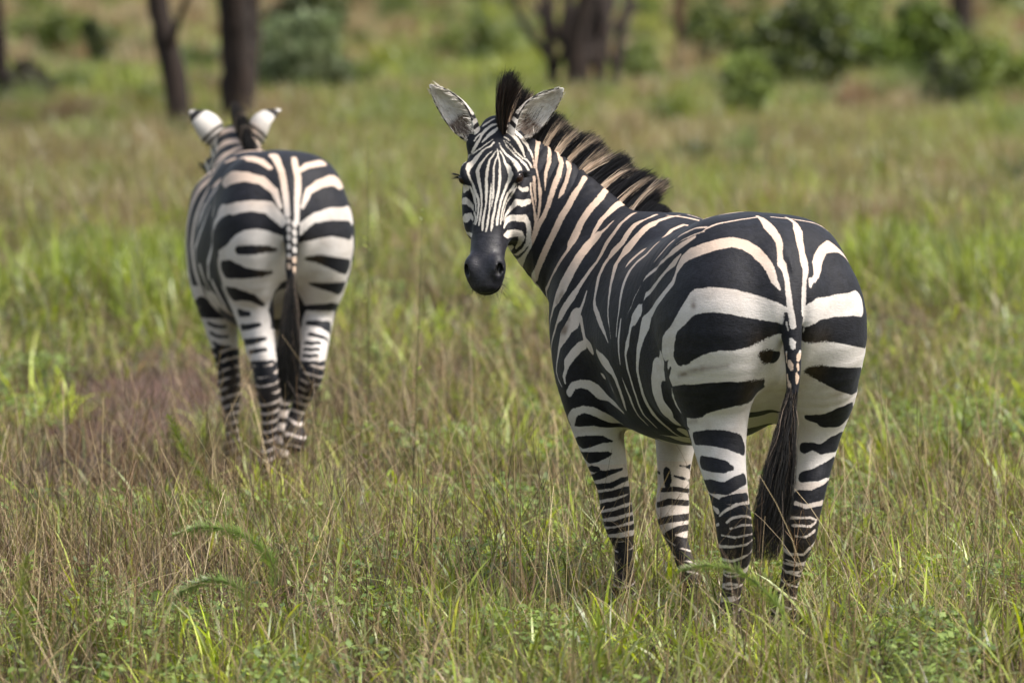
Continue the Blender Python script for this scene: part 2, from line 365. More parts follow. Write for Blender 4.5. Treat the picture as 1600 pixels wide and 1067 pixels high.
# coat stripes of the near zebra in its own coordinates: colour, mirrored to the far flank, then x y z (mm) and half width (0.1 mm) per point
STRIPES = """
w0 1463,257,1482,106 1435,269,1467,67 1421,277,1452,66 1411,281,1438,58 1403,285,1425,50 1396,289,1409,39 1389,291,1394,28 1382,290,1380,28 1376,289,1366,28 1368,289,1347,36 1361,288,1327,44 1356,290,1312,49 1352,291,1296,54 1349,294,1281,48 1348,296,1265,39 1348,300,1247,31 1349,303,1230,23 1353,307,1212,21 1357,311,1194,18
w0 1378,307,1351,12 1373,306,1335,15 1368,305,1319,17 1364,304,1304,20 1360,304,1288,15 1357,303,1273,11
w0 1449,231,1466,24 1418,236,1447,60 1401,243,1430,57 1388,249,1413,63 1373,265,1382,50 1360,272,1351,28 1352,276,1328,12
w0 1443,222,1460,20 1414,208,1439,75 1378,212,1409,62 1364,222,1392,69 1353,230,1374,82 1345,242,1355,80 1339,252,1336,78 1333,262,1312,80 1329,271,1289,86 1330,279,1269,85 1332,286,1250,82 1338,294,1234,74 1345,300,1218,68 1348,304,1205,65 1353,307,1191,62 1359,310,1178,58 1369,315,1162,55 1382,318,1146,53 1403,323,1127,59 1422,324,1113,87 1458,320,1099,152 1460,315,1093,79
w0 1383,188,1412,81 1360,192,1393,61 1342,204,1374,61 1328,214,1355,63 1320,225,1338,70 1313,235,1320,72 1312,245,1305,18
w0 1321,156,1367,83 1296,180,1344,71 1285,201,1321,102 1279,215,1302,108 1276,227,1282,112 1277,237,1267,117 1280,247,1251,121 1284,256,1230,119 1290,264,1209,117 1298,272,1188,115 1309,278,1168,114 1320,284,1148,112 1332,288,1129,109 1346,292,1110,106 1363,294,1091,105 1379,294,1076,114 1401,293,1060,140 1437,283,1044,89 1427,271,1028,119 1411,260,1009,32
w0 1282,99,1332,94 1233,139,1306,117 1223,159,1291,122 1219,177,1276,118 1216,193,1255,120 1216,208,1233,127 1215,217,1216,141 1213,226,1198,171 1210,240,1175,211 1202,255,1152,108 1210,267,1133,105 1227,275,1112,102 1246,279,1092,86 1277,279,1071,71 1318,275,1045,63 1368,267,1019,55 1393,251,986,32
w0 1238,54,1292,98 1207,82,1291,128 1177,122,1273,106 1167,143,1258,98 1163,161,1243,93 1156,174,1227,93 1151,186,1212,89 1142,204,1189,29
w0 1108,144,1241,35 1104,167,1221,78 1113,180,1208,94 1122,193,1194,219 1126,217,1171,207 1123,232,1153,192 1124,247,1136,187 1126,258,1116,192 1132,269,1097,206 1137,276,1080,220 1146,283,1063,236 1156,289,1045,261 1168,294,1027,226 1184,297,1009,215 1216,300,976,78 1231,299,954,63 1254,296,931,47 1266,293,907,16
w1 1077,85,1266,84 1050,112,1258,94 1036,132,1247,97 1034,148,1236,101 1026,163,1221,107 1025,176,1205,113 1032,194,1178,117 1031,211,1147,97 1036,226,1120,70 1052,240,1094,88 1062,251,1073,84 1073,262,1053,83 1083,270,1035,108 1096,278,1017,133 1113,286,997,132 1133,293,976,143 1152,299,954,149 1178,301,931,66 1197,301,906,57 1223,299,881,47 1240,296,863,41 1255,292,844,35 1254,289,813,27
w1 982,51,1264,43 960,78,1257,43 953,100,1250,43 956,131,1235,107 950,155,1212,127 947,166,1197,128 946,177,1181,134 956,188,1167,141 967,198,1154,153 974,210,1134,80 981,222,1115,85 978,231,1097,85 977,240,1080,85 966,249,1059,79 956,257,1039,74 944,267,1008,74 921,273,988,93 870,283,968,120 808,295,942,96 760,301,918,58 729,304,895,15
w1 971,-22,1261,23 952,21,1256,58 935,46,1252,62 922,70,1247,66 911,93,1238,140 908,113,1228,131 903,129,1215,139 901,144,1202,153 900,161,1183,185 902,177,1164,221 907,196,1141,116 905,213,1118,108 875,233,1089,97 857,244,1072,87 840,254,1056,77 819,264,1040,71 803,273,1023,65 787,280,1007,54 775,287,990,42 747,296,961,27 731,300,945,19 718,303,928,11 705,305,906,8
w1 886,1,1235,50 865,28,1229,58 847,53,1222,66 798,99,1204,66
w1 719,148,1192,71 697,174,1178,77 683,199,1158,115 721,214,1136,111 730,232,1110,130 718,254,1081,119 699,271,1051,96 681,284,1022,65 671,290,1003,52 665,295,984,38 663,301,954,27 661,303,935,27 661,305,916,27
w1 637,299,971,19 637,303,940,53 642,305,909,69 641,305,890,57 643,303,871,46 643,301,852,31 645,298,833,15
w1 238,183,1258,40 277,200,1254,30 305,217,1242,49 350,227,1226,45
w1 488,188,1208,47 498,198,1196,49 501,209,1183,46 507,219,1170,42 517,237,1143,11
w1 227,195,1245,17 250,214,1237,26 268,227,1228,27 292,238,1219,13 316,248,1205,8
w1 244,220,1228,70 258,233,1217,89 277,244,1206,112 295,253,1194,118 317,260,1182,122 338,266,1168,62 365,270,1154,68 424,261,1137,72 486,251,1120,76 526,260,1099,53 536,266,1086,15
w1 539,269,1078,9 550,276,1058,11 562,283,1039,13 573,291,1008,8 588,295,988,6
w1 262,255,1177,38 280,267,1154,135 316,277,1130,64 351,283,1106,68 384,282,1089,75 437,274,1071,83 481,278,1050,83 490,283,1031,15
w1 497,285,1019,23 511,290,1000,204 535,295,976,200 554,298,956,65 563,301,929,57 578,301,898,108 597,300,866,57 598,297,851,50 601,290,820,50 601,284,800,48 604,277,781,46 615,262,749,46 624,252,731,46 637,241,713,46 659,217,680,42 661,191,657,38 670,171,640,27
w1 657,287,793,11 658,274,762,42 664,260,735,54 685,239,702,50 703,216,674,35 703,201,660,29 708,185,646,23
w0 18,61,1117,112 36,64,1143,133 62,74,1168,157 77,81,1179,163 91,88,1191,173 104,99,1200,183 115,111,1209,195 124,127,1213,197 134,144,1217,200 141,165,1214,202 152,184,1210,209 164,204,1202,212 182,221,1195,216 197,233,1188,206 216,243,1181,207 235,256,1165,180 244,267,1144,139 245,276,1122,64 243,287,1096,112 261,293,1080,113 283,297,1064,113 308,300,1048,113 346,297,1031,113 394,289,1013,123 430,285,996,132 461,289,964,271 479,292,933,183 493,293,906,135 509,293,882,114 513,292,870,106 525,289,847,76 540,283,819,76 543,278,802,80 548,271,784,84 555,264,766,84 567,254,748,84 583,234,716,84 589,221,700,84 598,207,684,84 602,185,664,76 608,158,644,57 626,127,623,38 629,97,610,38
w1 238,23,1285,49 230,49,1283,41 226,74,1280,34 220,101,1277,34 219,126,1273,34 226,155,1267,41 231,181,1256,39 233,201,1243,18
w0 254,17,1289,45 204,16,1277,105 152,19,1257,171 116,14,1236,141 87,14,1214,104 63,23,1189,84 46,28,1168,92 35,27,1153,138 22,24,1135,83 13,23,1119,82 4,23,1103,81 -3,24,1086,82 -9,24,1070,85 -14,24,1053,83 -19,24,1037,83 -23,23,1020,86 -27,21,1003,90 -31,19,978,84
w0 242,-70,1284,45 194,-79,1269,75 151,-71,1248,141 109,-58,1220,128 87,-53,1204,128 68,-49,1188,113 41,-45,1159,125 25,-44,1138,90 8,-32,1109,59 2,-29,1092,64 -3,-26,1076,69 -7,-24,1059,74 -8,-22,1043,84 -10,-20,1013,79
w0 33,-79,1122,116 60,-93,1147,205 88,-110,1168,175 116,-136,1192,143 140,-170,1200,209 155,-201,1188,113 175,-230,1169,68 186,-247,1152,23
w0 13,60,1108,95 -1,49,1085,39
w0 10,-54,1107,95 1,-48,1090,43
w0 -16,39,1003,284 -8,54,1011,295 -2,69,1018,309 6,86,1023,321 14,103,1029,335 19,121,1034,348 23,140,1039,361 27,162,1044,368 35,183,1050,372 42,200,1052,372 52,216,1053,373 63,229,1054,374 76,242,1054,379 90,255,1051,367 107,266,1048,389 127,282,1027,290 148,294,1000,241 170,301,972,241 197,307,941,289 222,307,923,358 253,305,904,206
w0 325,289,870,235 365,278,848,217 384,274,828,419 396,272,809,382 410,270,789,352 423,263,758,314 424,250,727,318 421,242,712,343 421,231,696,170 419,207,673,170
w0 567,129,638,172 588,100,621,96
w0 189,306,957,212 206,307,933,334 236,305,909,399 281,300,884,207
w0 37,-83,1125,90 15,-64,1108,87
w0 -6,-33,1003,299 -8,-53,1011,340 2,-77,1019,389 25,-107,1022,364 43,-134,1026,334 51,-158,1031,328 59,-182,1032,334 71,-207,1033,340 89,-235,1033,399
w0 209,278,809,754 196,269,794,825 183,260,780,879 175,249,765,926 167,238,750,912 176,228,730,878 183,218,709,859 184,211,689,802
w0 112,256,836,682 95,244,837,707 80,231,838,735 67,216,838,764 58,201,838,796 51,181,836,849 49,159,833,908 52,135,830,1032 58,114,832,1018 67,92,833,1105 77,69,835,1279 68,54,852,1210 58,40,869,1101 46,35,888,883 39,28,907,724
w0 224,215,648,683 188,207,651,675 162,194,652,702 144,178,653,726 135,163,666,703 131,146,678,758 131,127,690,806 134,112,704,908 142,95,717,1064 166,71,729,1374
w0 288,8,734,680 250,10,752,1428 194,19,772,627 148,24,792,600
w0 190,209,594,589 162,202,591,594 141,192,588,564 125,180,584,564 113,167,580,591 112,151,589,520 116,133,598,495
w0 292,268,781,38 329,251,756,75 334,237,728,75 321,230,710,38
b0 242,293,848,37 308,277,814,113 346,265,794,115 367,260,776,255 377,249,745,249 376,233,714,125 362,218,692,113 311,217,673,75 281,219,664,38
b0 178,294,882,273 153,292,902,431 133,288,922,514 107,278,936,538 86,266,950,583 69,254,954,562 56,241,957,552 44,227,961,543 32,208,959,526 24,187,957,509 19,165,958,473 17,142,959,439 17,122,962,376 16,102,965,308 11,82,968,252 3,63,971,197 -12,41,968,137
b0 264,252,745,521 194,247,751,564 163,240,757,507 138,229,762,492 118,217,767,484 102,203,770,479 91,188,772,471 83,171,775,467 79,148,777,431 84,123,779,435 108,80,786,393 143,46,787,112
b0 37,89,893,121 42,67,887,249 45,46,884,223
b0 241,215,638,197 203,211,642,212 176,202,645,235 152,187,644,248 136,170,642,263 127,151,637,266 126,129,630,297 131,111,615,214
w0 52,-78,889,772 61,-102,884,719 64,-124,880,697 65,-144,876,699 66,-165,875,706 69,-186,875,711 77,-210,874,732 97,-241,872,842 149,-281,867,777
w0 131,-86,798,686 134,-104,786,824 135,-121,774,838 137,-138,762,845 143,-157,750,921 140,-176,750,953 142,-197,749,959 152,-221,748,1012 175,-252,746,1026 211,-281,747,1194 224,-289,750,568
w0 215,-138,697,961 212,-154,687,880 215,-172,677,808 220,-192,667,744 229,-213,657,815 232,-235,662,1046 252,-264,666,1243 267,-279,676,569
w0 274,-150,617,618 265,-162,608,581 259,-175,599,562 256,-189,589,559 257,-205,579,587 264,-228,587,580 297,-261,593,744
b0 10,-44,948,226 9,-62,953,312 19,-84,958,367 38,-116,959,356 45,-144,961,372 51,-172,958,395 60,-203,955,423 78,-235,951,446 127,-280,945,463
b0 90,-82,840,156 91,-111,834,254 90,-132,827,291 90,-155,821,337 93,-176,816,369 101,-200,810,404 116,-225,806,420 151,-259,801,439 193,-283,795,321
b0 227,-135,691,123 209,-160,688,213 203,-186,684,333 197,-202,688,380 196,-220,693,444 202,-240,697,465 228,-269,701,234 253,-287,708,237
b0 283,-146,598,170 263,-166,604,116 255,-191,595,156 257,-225,609,266 271,-249,615,322 285,-263,621,244
w1 1025,261,1032,39 1027,269,1004,78 1039,274,977,97 1066,281,948,334 1095,291,923,223 1109,296,907,226 1126,300,891,230 1151,303,858,90 1163,303,834,74 1179,301,809,59 1194,298,781,47 1174,299,759,31 1142,298,737,20
w1 1028,278,950,109 1012,280,931,107 997,282,913,105 980,282,887,116 940,278,865,203
w1 855,286,847,212 788,297,836,211 750,297,823,211 725,294,809,144 711,287,786,115 713,274,755,96 720,265,737,86 732,254,719,77 764,233,689,38
w1 990,280,874,143 1030,282,864,152 1063,290,843,153 1093,300,814,156 1102,300,790,80 1116,301,770,75 1114,298,751,45
w1 1105,289,720,127 1082,283,744,120 1056,268,751,124 1032,248,747,170 1005,229,728,269 957,218,712,116 927,215,702,107 887,216,693,97 822,220,678,58
w1 1157,263,630,207 1105,270,661,123 1071,254,672,105 1051,232,667,136 1043,216,659,141 1039,199,651,162 1034,168,639,192 1006,153,629,58
w1 1176,246,589,204 1111,243,605,110 1091,232,607,130 1077,218,608,140 1071,202,604,140 1067,184,598,141 1073,153,582,198 1095,119,564,292
w0 1170,229,545,148 1119,219,541,359 1096,203,540,329 1083,182,539,334 1080,163,534,321 1083,141,530,346 1093,120,509,342
w0 1149,208,495,455 1115,195,494,445 1097,177,490,436 1089,155,485,407 1091,129,478,394
b0 1180,236,567,98 1141,236,565,213 1105,224,571,195 1087,210,575,160 1076,193,578,125 1073,161,572,40
b0 1172,222,529,86 1138,216,518,206 1099,197,524,164 1083,174,531,103 1080,161,532,41
b0 1166,201,482,59 1135,200,484,125 1115,191,485,83
b0 1164,189,454,111 1111,180,468,136 1091,154,477,83 1094,120,485,44
b0 202,209,570,202 144,198,567,215 111,177,563,196 100,161,560,103
b0 212,198,511,127 200,200,506,150 145,204,504,209 107,196,503,181 84,181,502,196 77,167,511,196 77,150,520,191 92,120,528,166
b0 165,200,474,95 142,202,460,183 101,198,460,97
b0 88,192,464,128 65,168,471,152 62,148,475,139 75,120,477,126
w0 137,201,444,44 106,199,434,85
w0 96,197,422,32 74,185,439,40 63,172,448,41 59,157,456,44 72,118,458,38
w0 70,183,405,39 59,171,418,38 53,146,423,41 59,125,421,40 82,103,412,38
w0 62,176,386,28 51,147,396,32 55,126,396,31 81,101,392,32
w0 89,193,366,27 68,181,364,27 56,165,361,29 51,149,364,29 53,130,367,29 72,104,368,34
w0 113,191,332,60 78,185,333,40 61,170,333,35 53,152,336,32 53,132,338,32 71,105,352,28
w0 107,183,294,47 84,179,293,46 68,167,291,35 60,153,297,38 57,137,303,43 77,103,321,35
w0 108,179,259,41 80,174,258,39 67,160,256,35 68,126,264,58 82,109,279,35
w0 108,181,215,73 77,170,224,51 69,153,221,39
w0 104,186,174,70 80,175,179,54 72,158,183,51
w0 123,196,392,32 103,197,396,39
b0 270,-137,514,171 255,-153,518,189 248,-173,521,206 254,-199,531,214 283,-236,539,319
b0 265,-118,457,199 247,-135,457,203 239,-156,455,211 242,-179,464,214 273,-213,469,324
w0 264,-111,437,64 241,-136,428,64 238,-160,433,65 255,-193,437,93
w0 266,-98,394,39 249,-111,395,38 239,-128,395,38 236,-148,395,38 245,-172,387,33
w0 258,-98,372,35 244,-112,372,35 237,-128,371,35 236,-148,369,37 243,-168,381,40
w0 249,-105,341,29 237,-134,338,37 243,-164,355,53
w0 305,-89,301,48 282,-89,294,62 266,-98,285,45 255,-114,286,41 253,-134,285,46 252,-151,301,68 264,-171,315,76
w0 308,-88,259,42 276,-94,257,44 264,-111,253,43 262,-131,257,46 272,-148,261,35
w0 287,-90,232,43 272,-102,232,40 269,-120,230,40 279,-142,238,29
w0 282,-98,194,42 289,-134,197,49
b0 1161,178,427,113 1121,171,431,104 1104,153,434,97 1097,138,442,92 1097,120,450,89 1121,90,454,66
b0 1165,169,396,113 1126,163,403,116 1107,144,407,116 1101,128,412,117 1104,108,417,121 1125,84,418,112
b0 1165,164,363,106 1125,157,371,103 1108,137,377,101 1104,114,386,108 1124,81,394,143
b0 1162,159,337,93 1129,154,342,98 1111,135,347,101 1106,111,355,103 1122,79,361,119
b0 1168,152,312,76 1134,150,314,84 1115,134,316,84 1108,118,322,84 1108,99,327,86 1121,75,331,95
b0 1160,145,287,83 1129,141,292,91 1112,121,296,92 1109,99,301,89 1124,70,304,106
b0 1164,134,265,80 1130,130,265,81 1116,113,266,62 1112,94,269,69 1128,69,270,96
b0 1154,126,243,79 1136,124,245,85 1119,111,246,75
b0 1124,113,222,93 1115,97,224,93 1122,75,225,95
b0 1128,115,189,93 1115,99,193,93 1120,75,195,97
b0 1136,119,152,98 1116,102,160,93 1118,76,165,101
b0 1217,-44,463,51 1194,-42,460,49
b0 1161,-52,467,141 1161,-55,441,148 1162,-54,427,107
b0 1136,-87,486,34 1151,-125,481,84
b0 1145,-72,454,27 1142,-96,447,53 1176,-135,434,73
b0 1181,-44,409,73 1159,-58,412,77 1148,-77,414,81 1147,-98,410,80 1166,-127,405,83
b0 1195,-35,362,92 1171,-45,368,94 1158,-60,374,106 1151,-79,373,102 1152,-100,371,98 1170,-129,368,93
b0 1194,-38,308,106 1163,-44,316,111 1147,-63,322,114 1142,-80,324,113 1145,-100,325,110 1165,-127,325,110
b0 1155,-52,271,114 1139,-63,281,114 1132,-79,289,114 1136,-99,293,103 1160,-125,294,93
b0 1182,-51,265,93 1169,-61,243,93
b0 1124,-68,233,75 1114,-86,247,118 1133,-112,256,80
b0 1129,-70,190,151 1095,-76,201,107 1088,-93,209,85
b0 1085,-74,150,231 1060,-82,135,184 1046,-95,120,134 1041,-102,102,159 1041,-112,84,188 1049,-124,65,199
k0 0,0,0,0 0,0,0,0
w0 254,17,1289,45 204,16,1277,105 152,19,1257,171 116,14,1236,141 87,14,1214,104 63,23,1189,84 46,28,1168,92 35,27,1153,138 22,24,1135,83 13,23,1119,82 4,23,1103,81 -3,24,1086,82 -9,24,1070,85 -14,24,1053,83 -19,24,1037,83 -23,23,1020,86 -27,21,1003,90 -31,19,978,84
w0 242,-70,1284,45 194,-79,1269,75 151,-71,1248,141 109,-58,1220,128 87,-53,1204,128 68,-49,1188,113 41,-45,1159,125 25,-44,1138,90 8,-32,1109,59 2,-29,1092,64 -3,-26,1076,69 -7,-24,1059,74 -8,-22,1043,84 -10,-20,1013,79
w0 -33,26,941,49 -36,22,930,95 -38,21,917,64
w0 -35,-2,903,63 -39,4,890,90 -41,7,881,53
w0 -34,31,876,56 -37,29,866,86 -40,26,854,46
w0 -44,13,842,33 -43,9,829,73 -43,11,814,39
w0 -33,33,818,43 -35,32,807,69 -37,31,792,33
w0 -21,35,989,24 -26,31,966,20
w0 0,-30,982,19 11,-31,959,15
w0 -24,36,903,30 -25,35,873,23
w0 -26,34,836,46 -29,34,821,41
w0 -43,9,866,47 -42,7,853,47
s0 207,282,824,64 168,278,833,74 137,270,841,84 112,260,848,86 91,248,854,89 74,235,857,80 61,220,859,70 45,194,863,39
s0 1111,293,938,175 1122,297,918,224 1137,300,906,118
s0 118,272,1049,73 111,273,1035,97
s0 1,60,977,77 -4,46,966,108
s0 1156,293,1018,106 1186,299,997,123
s0 270,225,683,43 216,223,691,59
s0 1094,120,587,225 1122,101,551,118
s0 281,-90,380,263 274,-90,364,233 269,-90,347,209 266,-91,330,246
w0 1467,401,1547,31 1471,419,1536,44 1482,431,1527,52 1485,435,1523,15
w0 1448,397,1531,24 1454,415,1527,43 1458,432,1514,63 1454,444,1502,47 1449,453,1488,37 1448,464,1471,42 1454,472,1456,52 1462,476,1444,46
w0 1458,448,1502,27 1457,461,1492,23 1457,469,1480,20
w0 1439,396,1522,22 1436,413,1510,61 1436,429,1498,59 1436,442,1485,38 1438,452,1476,12
w0 1419,422,1484,15 1423,442,1471,19 1433,459,1456,23 1452,473,1442,33 1491,478,1430,38 1456,499,1415,32 1448,511,1405,17
w0 1412,422,1476,35 1410,431,1465,28 1419,449,1456,25 1425,462,1442,59 1434,474,1424,113 1439,488,1409,105 1430,499,1395,74 1425,500,1381,38 1421,495,1361,30 1406,490,1339,63 1392,488,1322,59 1376,486,1306,49 1367,487,1286,41 1360,492,1262,33 1354,498,1238,28 1354,502,1226,21
w0 1400,432,1449,11 1402,447,1437,23 1404,459,1422,37 1408,471,1405,60 1408,477,1388,77 1397,478,1369,69 1387,478,1350,59 1376,477,1330,45 1367,478,1311,36 1358,481,1287,31 1351,486,1262,29 1345,492,1238,33 1341,496,1224,19
w0 1395,422,1449,10 1391,432,1435,21 1391,443,1423,24 1385,450,1403,34 1379,456,1384,44 1373,460,1364,44 1366,462,1340,44 1361,464,1326,40 1356,466,1311,36 1349,470,1287,31 1343,477,1263,32 1336,484,1238,38 1331,487,1224,32 1326,490,1210,27
w0 1397,415,1455,10 1387,416,1437,12 1382,428,1420,17 1374,435,1399,22 1366,439,1374,27 1358,442,1350,27 1351,445,1326,29 1346,448,1309,25 1342,453,1292,17 1336,456,1275,7
w0 1361,448,1350,12 1357,451,1335,20 1352,453,1321,27 1346,458,1297,27 1338,462,1272,27 1330,469,1248,32 1322,475,1224,30 1318,481,1207,18
w0 1385,416,1432,13 1375,415,1413,25 1366,418,1389,38 1358,421,1365,43 1352,425,1343,38 1347,431,1321,42 1342,438,1301,37 1338,443,1287,36 1333,447,1272,35 1328,452,1258,38 1324,457,1243,42 1316,463,1219,37 1312,466,1207,17
w0 1393,408,1451,13 1383,401,1432,19 1374,397,1413,41 1364,390,1398,77 1351,388,1379,91 1354,391,1362,55 1353,402,1342,45 1347,413,1321,44 1341,423,1301,40 1337,428,1287,38 1332,433,1272,35 1327,437,1258,40 1322,442,1243,44 1316,446,1226,31
w0 1405,406,1474,20 1396,403,1459,18 1386,390,1440,32 1380,371,1425,53 1350,369,1408,95 1345,359,1394,128 1345,356,1379,118 1342,367,1362,66 1355,378,1340,46 1355,386,1329,45 1355,396,1318,70 1346,409,1296,56 1336,421,1272,36 1327,428,1248,27 1319,433,1229,17
w0 1405,393,1483,12 1395,386,1466,20 1390,370,1447,22 1390,354,1432,29 1394,337,1419,39 1394,324,1404,44 1391,316,1392,43
w0 1400,387,1481,10 1391,372,1466,15 1391,356,1446,24 1397,336,1431,30 1400,319,1421,33 1398,307,1409,34 1393,303,1397,21
w0 1409,389,1493,14 1401,382,1488,18 1394,375,1480,7
w0 1431,384,1517,34 1415,374,1509,59 1397,362,1496,56 1392,348,1478,65 1397,336,1461,69 1402,327,1443,53 1403,322,1431,22
w0 1444,371,1530,54 1430,355,1519,49 1404,347,1503,84 1405,328,1485,93 1418,310,1467,84 1415,300,1448,38 1406,296,1428,33 1398,294,1411,25 1392,296,1396,25
w0 1463,359,1546,51 1460,347,1536,30 1465,330,1525,30 1474,308,1516,25
w0 1381,301,1367,50 1374,301,1348,37 1369,302,1328,25 1363,302,1304,20 1357,303,1277,8
w0 1378,314,1348,32 1372,314,1326,28 1368,313,1306,25 1362,309,1279,32 1358,307,1265,36 1355,306,1250,40 1352,306,1230,42 1355,309,1206,32 1363,314,1183,28 1371,318,1170,27 1380,321,1156,28
w0 1359,358,1339,56 1363,346,1330,67 1371,328,1332,74
w0 1355,367,1342,21 1356,375,1330,31 1360,381,1317,30 1365,387,1305,31 1351,405,1283,22 1338,416,1262,40 1329,422,1240,25
w0 1366,324,1294,86 1355,349,1289,98 1350,369,1293,99 1359,381,1278,70 1358,395,1263,42 1345,408,1252,41 1334,416,1235,10
w0 1329,418,1218,40 1346,404,1237,81 1350,385,1246,102 1346,365,1244,104 1360,339,1243,117 1365,327,1228,77 1367,322,1205,75 1372,322,1183,80 1381,323,1163,69 1401,329,1145,55 1437,335,1129,37 1479,335,1128,20
w0 1316,423,1184,94 1336,400,1196,117 1351,376,1197,140 1364,353,1196,99 1380,342,1181,109 1405,341,1162,62 1428,343,1149,33
w0 1473,348,1147,105 1442,348,1153,52
w0 1452,504,1338,199 1435,500,1336,87
w0 1464,506,1293,99 1440,504,1296,111 1433,493,1287,76 1419,485,1272,62 1376,497,1260,45 1364,498,1247,28 1359,502,1228,28
w0 1458,506,1237,71 1431,507,1243,144 1425,496,1252,76 1411,491,1241,47 1367,504,1228,17
w0 1458,503,1224,51 1460,499,1208,37 1448,497,1196,37
w0 1363,512,1174,37 1353,516,1160,25
w0 1445,497,1195,49 1426,496,1191,98 1368,508,1193,47
w0 1423,495,1339,42 1407,492,1320,72 1393,492,1305,81 1380,492,1289,38 1370,495,1267,20
"""
